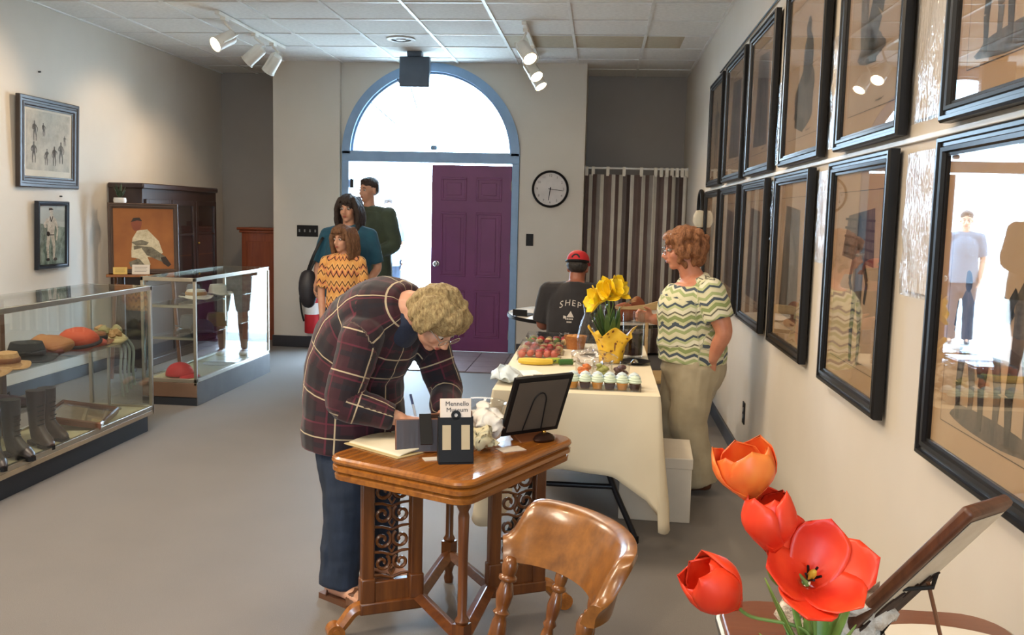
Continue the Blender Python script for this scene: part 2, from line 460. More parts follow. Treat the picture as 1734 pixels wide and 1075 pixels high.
def figure(mb, x, z, s, seed, y):
    """standing sketched figure, about s tall, feet at z"""
    rd = random.Random(seed); lean = rd.uniform(-.10, .10)*s
    flat(mb, blob(x+lean, z+.90*s, .055*s, .075*s, 14, seed), y, 1)
    flat(mb, [(x+lean-.04*s, z+.84*s), (x+lean-.13*s, z+.74*s), (x-.11*s, z+.45*s), (x+.12*s, z+.45*s), (x+lean+.14*s, z+.75*s), (x+lean+.04*s, z+.84*s)], y, 0)
    a = rd.uniform(-.25, .25)
    limb2(mb, [(x+lean-.12*s, z+.76*s), (x-.22*s, z+(.58+a*.5)*s), (x-.14*s, z+(.5+a)*s)], [.035*s, .03*s, .022*s], y-.0002, 1)
    limb2(mb, [(x+lean+.12*s, z+.76*s), (x+.24*s, z+(.62-a*.5)*s), (x+.2*s, z+(.48-a)*s)], [.035*s, .03*s, .022*s], y-.0002, 1)
    limb2(mb, [(x-.06*s, z+.47*s), (x-.10*s, z+.24*s), (x-.08*s, z)], [.06*s, .045*s, .03*s], y-.0002, 1)
    limb2(mb, [(x+.06*s, z+.47*s), (x+.12*s, z+.25*s), (x+.11*s, z)], [.06*s, .045*s, .03*s], y-.0002, 0)
def frame_profile(mb, W, H, bw, dep, T=None):
    """mitred ridged moulding, front towards -y, back at y=0"""
    prof = [(0, 0), (0, -dep*.8), (.006, -dep), (bw*.30, -dep), (bw*.36, -dep*.78), (bw*.52, -dep*.78), (bw*.58, -dep*.92), (bw*.78, -dep*.86), (bw*.86, -dep*.6), (bw, -dep*.55), (bw, 0)]
    n = len(prof); vs = []; fs = []
    for cx, cz in ((-1, -1), (1, -1), (1, 1), (-1, 1)):
        for d, y in prof: vs.append((cx*(W/2-d), y, cz*(H/2-d)))
    for k in range(4):
        for i in range(n):
            a = k*n+i; b = k*n+(i+1) % n; c = ((k+1) % 4)*n+(i+1) % n; d = ((k+1) % 4)*n+i
            fs.append((a, b, c, d))
    mb.add(vs, fs, T)
def picture(label, y0, y1, z0, z1, kind, seed, tilt=.02):
    W, H = y1-y0, z1-z0
    t = thing('framed_drawing', label, 'picture', (XR-.012, (y0+y1)/2, (z0+z1)/2), group='black framed drawings on the right wall', rot=(0, 0, rad(-90)))
    mb = MB(); frame_profile(mb, W, H, .05, .034); mb.build('frame', m_blackwood, t, smooth=25)
    MB().box((-W/2+.01, -.006, -H/2+.01), (W/2-.01, -.001, H/2-.01)).build('backing', m_walnut, t)
    MB().box((-W/2+.045, -.010, -H/2+.045), (W/2-.045, -.006, H/2-.045)).build('mat_board', m_mat_tan, t)
    iw, ih = W*.72, H*.72; mb = MB(); y = -.0108
    flat(mb, [(-iw/2, -ih/2), (iw/2, -ih/2), (iw/2, ih/2), (-iw/2, ih/2)], y, 2)
    for a in ((-iw/2, -ih/2, iw/2, -ih/2), (iw/2, -ih/2, iw/2, ih/2), (iw/2, ih/2, -iw/2, ih/2), (-iw/2, ih/2, -iw/2, -ih/2)):
        limb2(mb, [(a[0], a[1]), (a[2], a[3])], .0012, y-.0002, 3)
    yy = y-.0004
    if kind == 'figure': figure(mb, 0, -ih*.46, ih*.92, seed, yy)
    elif kind == 'tall':
        flat(mb, [(-iw*.38, -ih*.42), (iw*.36, -ih*.44), (iw*.30, ih*.40), (-iw*.25, ih*.44)], yy, 0); figure(mb, .02, -ih*.4, ih*.8, seed, yy-.0004)
    elif kind == 'crouch':
        flat(mb, blob(.02, -ih*.22, iw*.32, ih*.24, 22, seed), yy, 0); flat(mb, blob(.05, ih*.05, iw*.16, ih*.2, 18, seed+1), yy-.0002, 1)
        flat(mb, blob(.04, ih*.28, iw*.08, ih*.08, 14, seed+2), yy-.0004, 1); limb2(mb, [(-.1, -ih*.1), (-.16, -ih*.36), (.02, -ih*.42)], .03, yy-.0006, 1)
        limb2(mb, [(-iw*.4, ih*.46), (iw*.1, ih*.5), (iw*.45, ih*.44)], .001, yy, 3)
    elif kind == 'lying':
        limb2(mb, [(-iw*.25, ih*.5), (-iw*.22, 0), (-iw*.2, -ih*.2)], [.05, .045, .03], yy, 0)
        limb2(mb, [(.24*iw, ih*.42), (.05*iw, ih*.05), (-.1*iw, -ih*.14), (.1*iw, -ih*.2)], [.05, .07, .06, .03], yy-.0002, 1)
        flat(mb, blob(.3*iw, ih*.38, .06, .05, 14, seed), yy-.0004, 1); flat(mb, blob(-.02, -ih*.16, iw*.28, ih*.08, 18, seed+4), yy-.0001, 0)
    elif kind == 'house':
        flat(mb, [(-iw*.34, ih*.12), (iw*.40, ih*.08), (iw*.36, ih*.40), (-iw*.22, ih*.36)], yy, 0)
        for k in range(5): limb2(mb, [(-iw*.30, ih*(.14+.05*k)), (iw*.38, ih*(.11+.055*k))], .004, yy-.0002, 1)
        limb2(mb, [(-iw*.05, ih*.15), (.05*iw, ih*.36), (.12*iw, ih*.15)], .012, yy-.0004, 1)
        figure(mb, .04, -ih*.48, ih*.78, seed, yy-.0006)
    elif kind == 'group':
        for k, dx in enumerate((-.26, -.02, .24)): figure(mb, dx*iw, -ih*.46, ih*(.62+.05*k), seed+k, yy-.0004*k)
        flat(mb, blob(0, -ih*.44, iw*.42, ih*.05, 20, seed), yy-.0001, 0)
    for k in range(5): limb2(mb, [(iw*.12+.01*k, -ih*.47+.004*(k % 2)), (iw*.15+.02*k, -ih*.465+.005*((k+1) % 2))], .0012, yy-.001, 3)
    mb.build('drawing', [m_ink, m_ink2, m_paper_o, m_line], t, smooth=0)
    MB().box((-W/2+.046, -.0180, -H/2+.046), (W/2-.046, -.0155, H/2-.046)).build('glass_pane', m_pglass, t, smooth=0)
    return t
LOW, UPP = (.866, 1.682), (1.716, 2.528)
picture('large black framed drawing whose glass reflects the doorway, lower row nearest the camera', 1.71, 2.49, *LOW, 'group', 3)
picture('black framed drawing of a man before a clapboard house, second from the camera', 2.88, 3.62, *LOW, 'house', 11)
picture('black framed drawing with a tall dark scene, lower row, third from the camera', 3.96, 4.73, *LOW, 'tall', 21)
picture('black framed grey drawing in the lower row, fourth from the camera', 4.99, 5.79, *LOW, 'tall', 34)
picture('black framed lower row drawing just behind the curly haired woman', 6.01, 6.83, *LOW, 'tall', 41)
picture('black framed drawing at the far end of the lower row by the striped curtain', 6.98, 7.86, *LOW, 'figure', 52)
picture('black framed drawing in the top right corner of the photo', 1.71, 2.49, *UPP, 'group', 63)
picture('black framed drawing of a lying figure reflecting two round lamps, upper row', 2.83, 3.58, *UPP, 'lying', 71)
picture('black framed upper row drawing of a crouching figure, third from the camera', 3.83, 4.66, *UPP, 'crouch', 84)
picture('black framed drawing with a wide tan margin below, upper row, fourth from the camera', 4.94, 5.77, *UPP, 'tall', 92)
picture('black framed pale grey drawing in the upper row, fifth from the camera', 5.95, 6.82, *UPP, 'tall', 103)
picture('narrow looking black framed drawing at the far end of the upper row', 7.0, 7.79, *UPP, 'figure', 117)
# plastic-sleeved sheets between the frames
def film():
    t = NT('wrinkled_film'); v = t.coord('Object', (1, 1, .3)); f = t.noise(v, 9, 5, .6)
    tr = t.new('ShaderNodeBsdfTransparent'); gl = t.new('ShaderNodeBsdfGlossy'); fr = t.new('ShaderNodeFresnel'); mx = t.new('ShaderNodeMixShader')
    bp = t.new('ShaderNodeBump'); bp.inputs['Strength'].default_value = .9; bp.inputs['Distance'].default_value = .03
    t.link(f, bp.inputs['Height']); t.link(bp.outputs[0], gl.inputs['Normal']); gl.inputs['Roughness'].default_value = .12
    fr.inputs[0].default_value = 1.5; ge = t.new('ShaderNodeNewGeometry'); t.link(t.math('ADD', t.math('MULTIPLY', ge.outputs['Backfacing'], 1/1.5-1.5), 1.5), fr.inputs[0]); t.link(t.math('ADD', fr.outputs[0], .06), mx.inputs[0])
    t.link(tr.outputs[0], mx.inputs[1]); t.link(gl.outputs[0], mx.inputs[2]); t.link(mx.outputs[0], t.out.inputs[0]); t.n.remove(t.p)
    return t.m
m_film = film(); m_label = paper('label_paper', 'D8CFC4', 'D2C8BC')
def sleeve(label, y0, y1, z0, z1):
    W, H = y1-y0, z1-z0
    t = thing('label_sleeve', label, 'label', (XR-.004, (y0+y1)/2, (z0+z1)/2), group='plastic sleeved sheets between the frames', rot=(0, 0, rad(-90)))
    MB().box((-W/2+.008, -.004, -H/2+.012), (W/2-.008, -.002, H/2-.012)).build('sheet', m_label, t)
    mb = MB(); sd = random.random()*50
    mb.surf(lambda u, v: (W*(u-.5), -.011-.006*noise.noise(V((u*3+sd, v*5, 0)))-.003*sin(pi*u), H*(v-.5)), 10, 24)
    mb.build('plastic_film', m_film, t, smooth=180)
sleeve('shiny wrinkled plastic sleeve hanging left of the big reflecting lower frame', 2.52, 2.80, 1.26, 1.66)
sleeve('bright wrinkled plastic sleeve left of the top right corner frame', 2.52, 2.80, 1.74, 2.34)
sleeve('plastic sleeve left of the drawing of a man before a clapboard house', 3.66, 3.90, 1.30, 1.66)
sleeve('plastic sleeve left of the upper drawing of a lying figure', 3.61, 3.80, 1.74, 2.16)
sleeve('plastic sleeve left of the upper drawing of a crouching figure', 4.69, 4.90, 1.74, 2.14)
sleeve('small plastic sleeve left of the third lower frame', 4.76, 4.95, 1.36, 1.66)
# hanging rail / wire above the frames and rail between the rows
tag(MB().tube([(XR-.012, 7.42, 2.577), (XR-.012, 5.0, 2.60), (XR-.012, 1.2, 2.62)], .006, 6).build('picture_wire', m_black), 'thin dark hanging wire along the top of the right wall', 'wire')
tag(MB().box((XR-.010, 1.2, 1.690), (XR, 8.1, 1.708)).build('picture_rail', m_whitep, bevel=.003), 'pale hanging rail between the two rows of frames', 'rail')
# small things beyond the frames
t = thing('oval_mirror', 'dark round-topped narrow wall piece beside the striped curtain', 'wall decor', (XR-.02, 8.35, 1.46), rot=(0, 0, rad(-90)))
mb = MB(); pts = [(.14*cos(a), 0, .15*(1 if sin(a) > 0 else 0)+.14*sin(a)-.05-(.17 if sin(a) <= 0 else 0)) for a in [2*pi*i/32 for i in range(32)]]
mb.tube(pts, .02, 8, closed=True); mb.build('rim', m_black, t)
mb = MB(); mb.add([(x, .008, z) for x, y, z in pts], [tuple(range(32))]); mb.build('dark_panel', m_dark, t, smooth=0, solid=.006)
t = thing('wall_lamp', 'small cream wall sconce beside the far end of the lower frames', 'lamp', (XR, 8.03, 1.42), rot=(0, 0, rad(-90)))
m_cream = M('cream_shade', 'E4D9C0', None, .6)
MB().lathe([(0, 0), (.04, 0), (.045, .01), (.02, .016), (0, .018)], 16, TR((0, 0, 0), (rad(90), 0, 0))).build('wall_plate', m_cream, t)
MB().lathe([(.03, -.05), (.055, .0), (.05, .05), (.03, .09), (0, .095)], 18, TR((0, -.06, .02))).build('shade', m_cream, t)
MB().tube([(0, -.01, 0), (0, -.04, .0), (0, -.06, .0)], .007, 8).build('arm', m_brass, t)
def plate(name, label, loc, w, h, n, rz, cat='switch', kind='toggle'):
    t = thing(name, label, cat, loc, rz)
    MB().box((-w/2, -.006, -h/2), (w/2, 0, h/2)).build('cover_plate', m_black, t, bevel=.002)
    m_sw = M('switch_grey', '8A8A88', None, .4)
    for i in range(n):
        x = (i-(n-1)/2)*w/n if n > 1 else 0
        if kind == 'toggle': MB().box((x-.007, -.016, -.012), (x+.007, -.005, .016)).build('toggle', m_sw if n > 1 else m_black, t, bevel=.002)
        else:
            for dz in (-.02, .02): MB().lathe([(0, 0), (.014, 0), (.014, .003), (0, .003)], 14, TR((x, -.006, dz), (rad(90), 0, 0))).build('socket', m_sw, t)
plate('switch_plate', 'black four-gang light switch plate left of the doorway', (-3.077, YB, 1.237), .228, .12, 4, 0)
plate('switch_plate', 'small black single switch below the wall clock', (-.728, YB, 1.205), .075, .125, 1, 0)
plate('wall_outlet', 'dark outlet plate low on the right wall', (XR, 5.55, .325), .075, .13, 1, rad(-90), 'outlet', 'socket')
# clock
t = thing('wall_clock', 'round black rimmed wall clock with pale face beside the purple door', 'clock', (-.529, YB, 1.728))
R = TR((0, 0, 0), (rad(90), 0, 0)); m_face = M('clock_face', 'D2CBC6', None, .5)
MB().lathe([(.165, 0), (.187, 0), (.190, .012), (.186, .03), (.176, .036), (.168, .03), (.165, .02)], 48, R, cap=False).build('rim', m_black, t)
MB().lathe([(0, .002), (.168, .002), (.168, .014), (0, .015)], 48, R).build('dial', m_face, t)
m_num = M('clock_ink', '6E6660', None, .6)
for h in range(1, 13):
    me = text_mesh(str(h), .036, .0004); a = pi/2-2*pi*h/12; me.materials.append(m_num)
    o = link('numeral', me, t, loc=(.135*cos(a), -.0158, .135*sin(a))); o.rotation_euler = (rad(90), 0, 0)
def hand(name, ang, L, w_, y):
    mb = MB(); d = (sin(ang), cos(ang)); nx, nz = -d[1], d[0]
    mb.prism([(-d[0]*.02+nx*w_, -d[1]*.02+nz*w_), (-d[0]*.02-nx*w_, -d[1]*.02-nz*w_), (d[0]*L-nx*w_*.6, d[1]*L-nz*w_*.6), (d[0]*L+nx*w_*.6, d[1]*L+nz*w_*.6)], y, y+.002, R)
    mb.build(name, M('clock_hand', '3A3432', None, .5), t)
hand('hour_hand', rad(188), .115, .0055, .018); hand('minute_hand', rad(97), .135, .0035, .021)
MB().lathe([(0, .016), (.008, .016), (.008, .026), (0, .027)], 16, R).build('hub', m_black, t)

# ------------------------------------------------------------------ left wall pictures
def left_picture(label, y0, y1, z0, z1, bw, mat, inner, kind):
    W, H = y1-y0, z1-z0
    t = thing('framed_print', label, 'picture', (XL+.006, (y0+y1)/2, (z0+z1)/2), rot=(rad(2), 0, rad(91.8)))
    mb = MB(); frame_profile(mb, W, H, bw, .035); mb.build('frame', mat, t, smooth=25)
    MB().box((-W/2+.01, -.008, -H/2+.01), (W/2-.01, -.001, H/2-.01)).build('backing', m_walnut, t)
    mb = MB(); iw, ih = W-2*bw+.01, H-2*bw+.01; y = -.012
    flat(mb, [(-iw/2, -ih/2), (iw/2, -ih/2), (iw/2, ih/2), (-iw/2, ih/2)], y, 0)
    if kind == 'etching':
        flat(mb, [(-iw*.45, -ih*.40), (iw*.45, -ih*.40), (iw*.45, ih*.46), (-iw*.45, ih*.46)], y-.0003, 1)
        for k, (dx, dz, s) in enumerate([(-.28, .12, .3), (-.30, -.2, .32), (-.05, -.22, .25), (.12, -.22, .3), (.26, -.18, .34), (.34, .1, .16), (-.1, .2, .2)]):
            figure(MBX := MB(), dx*iw, dz*ih-.05, s*ih, 60+k, y-.0006); mb.add(MBX.v, [f for f in MBX.f], mi=2)
    else:
        flat(mb, [(-iw*.5, -ih*.5), (iw*.5, -ih*.5), (iw*.5, ih*.12), (-iw*.5, ih*.2)], y-.0003, 1)
        MBX = MB(); figure(MBX, -.02, -ih*.42, ih*.9, 5, y-.0006); mb.add(MBX.v, MBX.f, mi=2)
        flat(mb, blob(-.055, ih*.02, .024, .02, 14, 3), y-.0012, 3); flat(mb, [(-.05, ih*.41), (-.045, ih*.445), (-.01, ih*.45), (.02, ih*.425), (-.01, ih*.415)], y-.0012, 3)
        limb2(mb, [(-.055, ih*.0), (.03, ih*.0)], .004, y-.0012, 3); limb2(mb, [(-.03, ih*.31), (-.012, ih*.22), (.012, ih*.31)], .005, y-.0012, 3)
        for sx in (-.055, .05): flat(mb, blob(sx, -ih*.41, .028, .012, 12, 5), y-.0012, 3)
        for k in range(6): limb2(mb, [(-.10+.035*k, -ih*.44), (-.12+.045*k, -ih*(.30-.03*(k % 3)))], .004, y-.0008, 1)
    mb.build('print', inner, t, smooth=0)
    MB().box((-W/2+bw*.9, -.021, -H/2+bw*.9), (W/2-bw*.9, -.019, H/2-bw*.9)).build('glass_pane', m_pglass, t, smooth=0)
left_picture('wide dark framed pale etching high on the left wall', 6.655, 7.5, 1.583, 2.268, .085, M('dark_brown_frame', '2E2623', '3A312C', .4, coat=.1),
             [paper('etching_paper', 'D9D2C4', 'D3CBBC'), ink('etching_wash', '8E8B84', .25, .6, 5, (1, 1, 1), 'C9C3B6'), ink('etching_ink', '3E3E40', .45, .8, 30, (1, 1, 1), '8E8A84')], 'etching')
left_picture('narrow dark blue framed print of a player low on the left wall', 6.86, 7.31, .946, 1.48, .035, M('navy_frame', '141B26', '1B2430', .35, coat=.1),
             [paper('print_sky', 'C9D4D6', 'BFCBCE'), ink('print_green', '3F5F5A', .35, .65, 14, (1, 1, .6), 'A8BDB8'), ink('print_white', 'AFA89E', .3, .6, 40, (1, 1, 1), 'ECE9E2'), M('print_dark', '30323A', None, .7)], 'player')
for y, z in ((7.24, 1.52), (7.0, 2.47)):
    tag(MB().tube([(XL, y, z), (XL+.02, y, z)], .006, 8).build('wall_nail', m_black), 'small dark nail in the left wall between the two pictures' if z < 2 else 'small dark nail high on the left wall above the etching', 'nail')

# ------------------------------------------------------------------ ceiling fittings
m_can = M('track_white', 'EEEAE0', None, .35); m_lampW = emis('lamp_glow', 'FFE9C4', 14)
def track(label, x, y0, y1, heads):
    t = thing('track_light', label, 'light', (x, (y0+y1)/2, ZC-.011)); L = (y1-y0)/2
    MB().box((-.018, -L, -.028), (.018, L, 0)).build('track_rail', m_can, t, bevel=.003)
    for i, (yy, dirv, drop, lit) in enumerate(heads):
        c = V((dirv[0]*.0, yy-(y0+y1)/2, -.028-drop)); d = V(dirv).normalized()
        T = frame_T(c, d.cross(V((0, 0, 1))), d)
        h = MB(); h.lathe([(0, -.085), (.035, -.085), (.052, -.075), (.056, -.06), (.058, .09), (.063, .092), (.063, .10), (.056, .10), (.052, .09), (.046, .06), (0, .06)], 28, T)
        can = h.build('lamp_can', m_can, t)
        lens = MB().lathe([(0, .0), (.050, .0), (.052, .003), (0, .006)], 24, T @ TR((0, 0, .094))).build('lens', m_lampW if lit else m_can, can)
        k = MB()
        pts = [T @ V((.068, 0, .06)), T @ V((.068, 0, -.03)), T @ V((.05, 0, -.10)), T @ V((0, 0, -.115)), T @ V((-.05, 0, -.10)), T @ V((-.068, 0, -.03)), T @ V((-.068, 0, .06))]
        k.tube(pts, [(.010, .003)]*7, 8); k.build('yoke', m_can, can)
        s = MB(); s.tube([T @ V((0, 0, -.11)), (c.x, c.y, -.06), (c.x, c.y, -.02)], .010, 8); s.box((c.x-.02, c.y-.04, -.05), (c.x+.02, c.y+.04, -.02)); s.build('stem', m_can, can)
        if lit:
            l = spot('track_lamp', (0, 0, 0), (0, 0, -1), lit, WARM, 85, .7, .04)
            l.parent = can; l.location = c + d*.125; l.rotation_euler = d.to_track_quat('-Z', 'Y').to_euler()
    return t
track('white track light with three cylinder heads on the left of the ceiling', -3.02, 7.2, 8.75,
      [(7.35, (-.50, -.72, -.48), .17, 42), (8.0, (-.85, .0, -.75), .17, 30), (8.45, (-.6, .25, -.8), .17, 26)])
track('white track light right of the arch, its cylinder heads lit', -.66, 7.55, 9.2,
      [(7.75, (.45, -.55, -.7), .17, 45), (8.5, (.5, -.5, -.75), .2, 26), (9.05, (.5, -.3, -.8), .2, 22)])
t = thing('ceiling_downlight', 'round white recessed fitting in the ceiling before the arch', 'light', (-1.82, 8.36, ZC-.004))
MB().lathe([(.085, 0), (.125, -.002), (.13, -.010), (.10, -.018), (.088, -.014)], 32, cap=False).build('trim_ring', m_whitep, t)
MB().lathe([(0, 0), (.085, 0), (.085, -.004), (0, -.005)], 32).build('grille_plate', M('vent_grey', '77766F', None, .5), t)
MB().lathe([(0, -.006), (.04, -.006), (.045, -.016), (0, -.02)], 24).build('centre_cone', m_whitep, t)
t = thing('ceiling_box', 'dark square box hung from the ceiling in front of the arched window', 'sign', (-1.83, 9.05, ZC))
m_sign = M('sign_box_grey', '4C5A6B', '445262', .4)
MB().box((-.07, -.05, -.05), (.07, .05, -.0)).build('canopy', m_sign, t, bevel=.004)
MB().box((-.145, -.045, -.335), (.145, .045, -.05)).build('box_body', m_sign, t, bevel=.008)
MB().box((-.135, -.049, -.325), (.135, -.044, -.06)).build('face_panel', m_sign, t, bevel=.004)
MB().tube([(-.145, -.03, -.30), (-.165, -.03, -.26)], .006, 6).build('side_catch', m_sign, t)

# ------------------------------------------------------------------ display cases
m_deck = M('case_deck_cream', 'C9BE9C', 'C2B692', .7); m_plinth = M('plinth_laminate', '5B5A58', '525150', .55)
m_mel = M('case_brown_laminate', '6A5140', '5E4737', .45); m_kick = M('kick_black', '1C2028', None, .5)
def case(label, xf, xb, y0, y1, h, deckz, shelves, plinth, ins=.03, ph=.11):
    t = thing('display_case', label, 'display case', ((xf+xb)/2, (y0+y1)/2, 0), group='glass display cases along the left')
    a, b = (xf-xb)/2, (y1-y0)/2; s = .011
    base = MB(); base.box((-a+.03, -b+.03, 0), (a-ins, b-ins, ph)); base.build('toe_kick', m_kick if ins > .02 else plinth, t)
    MB().box((-a, -b, ph), (a, b, deckz-.01)).build('plinth', plinth if ins > .02 else m_mel, t, bevel=.004)
    if ins < .02: MB().box((a-.002, -b, 0), (a+.004, b, deckz-.01)).build('front_panel', plinth, t, bevel=.002); MB().box((-a, -b, 0), (a, -b+.01, .055)).build('end_kick', m_kick, t)
    MB().box((-a+.005, -b+.005, deckz-.01), (a-.005, b-.005, deckz+.004)).build('deck', m_deck, t)
    for x, y in ((a-s, -b+s), (a-s, b-s), (-a+s, -b+s), (-a+s, b-s)):
        MB().box((x-s, y-s, deckz-.03), (x+s, y+s, h)).build('corner_post', m_alu, t, bevel=.002)
    for x in (a-s, -a+s):
        MB().box((x-s, -b, h-.028), (x+s, b, h)).build('top_rail', m_alu, t, bevel=.002)
        MB().box((x-s, -b, deckz-.01), (x+s, b, deckz+.018)).build('bottom_rail', m_alu, t, bevel=.002)
    for y in (-b+s, b-s):
        MB().box((-a, y-s, h-.028), (a, y+s, h)).build('top_rail', m_alu, t, bevel=.002)
        MB().box((-a, y-s, deckz-.01), (a, y+s, deckz+.018)).build('bottom_rail', m_alu, t, bevel=.002)
    MB().box((-a+.004, -b+.004, h-.003), (a-.004, b-.004, h+.003)).build('top_glass', m_cglass, t, smooth=0)
    MB().box((a-.013, -b+.02, deckz), (a-.008, b-.02, h-.02)).build('front_glass', m_cglass, t, smooth=0)
    for y in (-b+.010, b-.014): MB().box((-a+.02, y, deckz), (a-.02, y+.005, h-.02)).build('end_glass', m_cglass, t, smooth=0)
    for sz, x0, x1, yy0, yy1 in shelves:
        MB().box((x0, yy0, sz-.006), (x1, yy1, sz)).build('glass_shelf', m_cglass, t, smooth=0)
        for y in (yy0+.06, yy1-.06): MB().box((-a+.015, y-.004, sz-.03), (x1-.02, y+.004, sz-.008)).build('shelf_bracket', m_alu, t)
    return t, a, b
c1, a1, b1 = case('nearer glass display case on the left with boots and hats', -2.87, -3.30, 3.66, 5.76, .95, .15, [(.60, -.20, .12, -1.0, .92)], M('case_edge_taupe', '9A8B74', '8F8069', .5))
for y in (-.42, .12): MB().box((-a1+.002, y-.02, .16), (-a1+.03, y+.02, .93)).build('back_post', m_mel, c1, bevel=.003)
t_ = NT('frosted_pebble'); t_.set(.35, 0, .5); t_.p.inputs['Base Color'].default_value = hx('B9C8D0')+(1,); t_.p.inputs['Alpha'].default_value = .55
vv = t_.new('ShaderNodeTexVoronoi'); t_.link(t_.coord('Object'), vv.inputs['Vector']); vv.inputs['Scale'].default_value = 46; t_.bump(vv.outputs[0], .7, .02)
MB().box((-a1+.010, -1.0, .16), (-a1+.014, .10, .60)).build('sliding_back_panel', t_.m, c1, smooth=0)
c2, a2, b2 = case('farther glass display case on the left with caps, its front glass mirroring the doorway', -2.925, -3.345, 6.535, 8.06, .945, .18,
                  [(.74, -.18, .16, -.70, .70), (.50, -.18, .16, -.70, .70)], m_plinth, .008, .06)
# things in the cases ----------------------------------------------------
def noisy(pts_mesh, amp, sc, seed=0, octs=1):
    for v in pts_mesh.vertices:
        p = v.co.copy()
        for o_ in range(octs): v.co += noise.noise_vector(p*sc*2.1**o_ + V((seed, seed*.7, o_)))*(amp/1.7**o_)
m_straw = M('straw_tan', 'B58E63', 'A67E54', .85, scale=60, bump=.3); m_felt_d = M('felt_dark', '2A2A2E', '232327', .9)
m_felt_b = M('felt_brown', '8A5A3A', '7A4C30', .9); m_coral = M('cap_coral', 'C2563C', 'B24A33', .8); m_fgreen = M('dried_green', '8A8358', '9C8F66', .9, scale=25)
m_white_f = M('white_felt', 'DCD6CB', 'D2CBBE', .9); m_red = M('cap_red', 'C01E26', 'B01A22', .7)
def brim_hat(name, label, loc, r, h, m, m_band, group, rz=0, sc=(1, 1), tilt=0):
    t = thing(name, label, 'hat', loc, group=group, rot=(tilt, 0, rz))
    mb = MB(); n = 28
    def f(u, v):
        a = 2*pi*u; k = v
        prof = [(r, .012), (r*.86, .004), (r*.66, .006), (r*.60, .02), (r*.58, h*.6), (r*.5, h*.95), (r*.28, h), (0.002, h*.94)]
        i = min(int(k*7), 6); q = k*7-i; rr = prof[i][0]*(1-q)+prof[i+1][0]*q; zz = prof[i][1]*(1-q)+prof[i+1][1]*q
        zz += .010*sin(2*a)*(rr/r)**2 + (.003*sin(5*a))*(rr/r); return (rr*cos(a)*sc[0], rr*sin(a)*sc[1], zz+.012)
    mb.surf(f, n, 21, wrap=True); mb.build('crown_and_brim', m, t, solid=.004)
    if m_band:
        b = MB(); b.tube([(r*.605*cos(2*pi*i/24)*sc[0], r*.605*sin(2*pi*i/24)*sc[1], .040+.012) for i in range(24)], [(.004, .014)]*24, 8, side=None, closed=True); b.build('hat_band', m_band, t)
    return t
def cap(label, loc, r, m, mb_, group, rz=0):
    t = thing('baseball_cap', label, 'cap', loc, rz, group)
    mb = MB(); mb.surf(lambda u, v: (r*cos(2*pi*u)*cos(v*pi/2)*1.06, r*sin(2*pi*u)*cos(v*pi/2), r*1.0*sin(v*pi/2)**.9+.006), 24, 8, wrap=True)
    mb.build('crown', m, t, solid=.003)
    v_ = MB(); v_.surf(lambda u, v: (r*(.92+.75*v*(1-(2*u-1)**2*.55))*cos((u-.5)*1.9), r*(.95+.35*v)*sin((u-.5)*1.9), .010-.018*v*v+.012*(1-(2*u-1)**2)), 12, 5)
    v_.build('visor', mb_, t, solid=.004); MB().lathe([(0, 0), (.008, 0), (.006, .006), (0, .007)], 10, TR((0, 0, r+.004))).build('button', mb_, t)
    return t
HX = -3.07; SH = .601; G1 = 'hats on the glass shelf of the nearer case'
brim_hat('brim_hat', 'tan straw hat at the left frame edge on the nearer case shelf', (HX+.04, 4.28, SH), .15, .085, m_straw, None, G1)
brim_hat('brim_hat', 'tan rolled brim hat next to the dark hat on the nearer case shelf', (HX+.02, 4.50, SH), .13, .08, m_straw, m_felt_b, G1, .4)
brim_hat('brim_hat', 'black felt hat with a flat crown on the nearer case shelf', (HX-.02, 4.76, SH), .155, .10, m_felt_d, m_felt_d, G1, .2)
t = thing('cloth_bonnet', 'tan and rust cloth bonnet behind the black hat on the shelf', 'hat', (HX-.04, 5.02, SH), group=G1)
me = MB().ell((0, 0, .055), (.13, .12, .058), n=22).mesh('crown'); noisy(me, .03, 12, 3); me.materials.append(M('bonnet_tan', 'A8764E', '8F5A3C', .9)); me.polygons.foreach_set('use_smooth', [True]*len(me.polygons)); link('crown', me, t)
me = MB().ell((.05, -.06, .03), (.06, .06, .03), n=16).mesh('knot'); noisy(me, .02, 20, 9); me.materials.append(M('bonnet_plum', '6B3A3A', None, .9)); me.polygons.foreach_set('use_smooth', [True]*len(me.polygons)); link('knot', me, t)
t = thing('beaded_cap', 'coral red cap with a dark band in the middle of the shelf', 'hat', (HX, 5.24, SH), group=G1)
me = MB().ell((0, 0, .06), (.12, .11, .07), n=22).mesh('crown'); noisy(me, .012, 14, 5); me.materials.append(m_coral); me.polygons.foreach_set('use_smooth', [True]*len(me.polygons)); link('crown', me, t)
MB().tube([(.122*cos(2*pi*i/28), .112*sin(2*pi*i/28), .045+.02*sin(2*pi*i/28)) for i in range(28)], .011, 8, closed=True).build('hat_band', m_felt_d, t)
me = MB().ell((.04, .10, .03), (.07, .08, .03), n=16).mesh('peak'); me.materials.append(m_coral); link('peak', me, t)
brim_hat('brim_hat', 'small chestnut brown hat near the right end of the shelf', (HX+.01, 5.42, SH), .10, .07, m_felt_b, m_felt_d, G1)
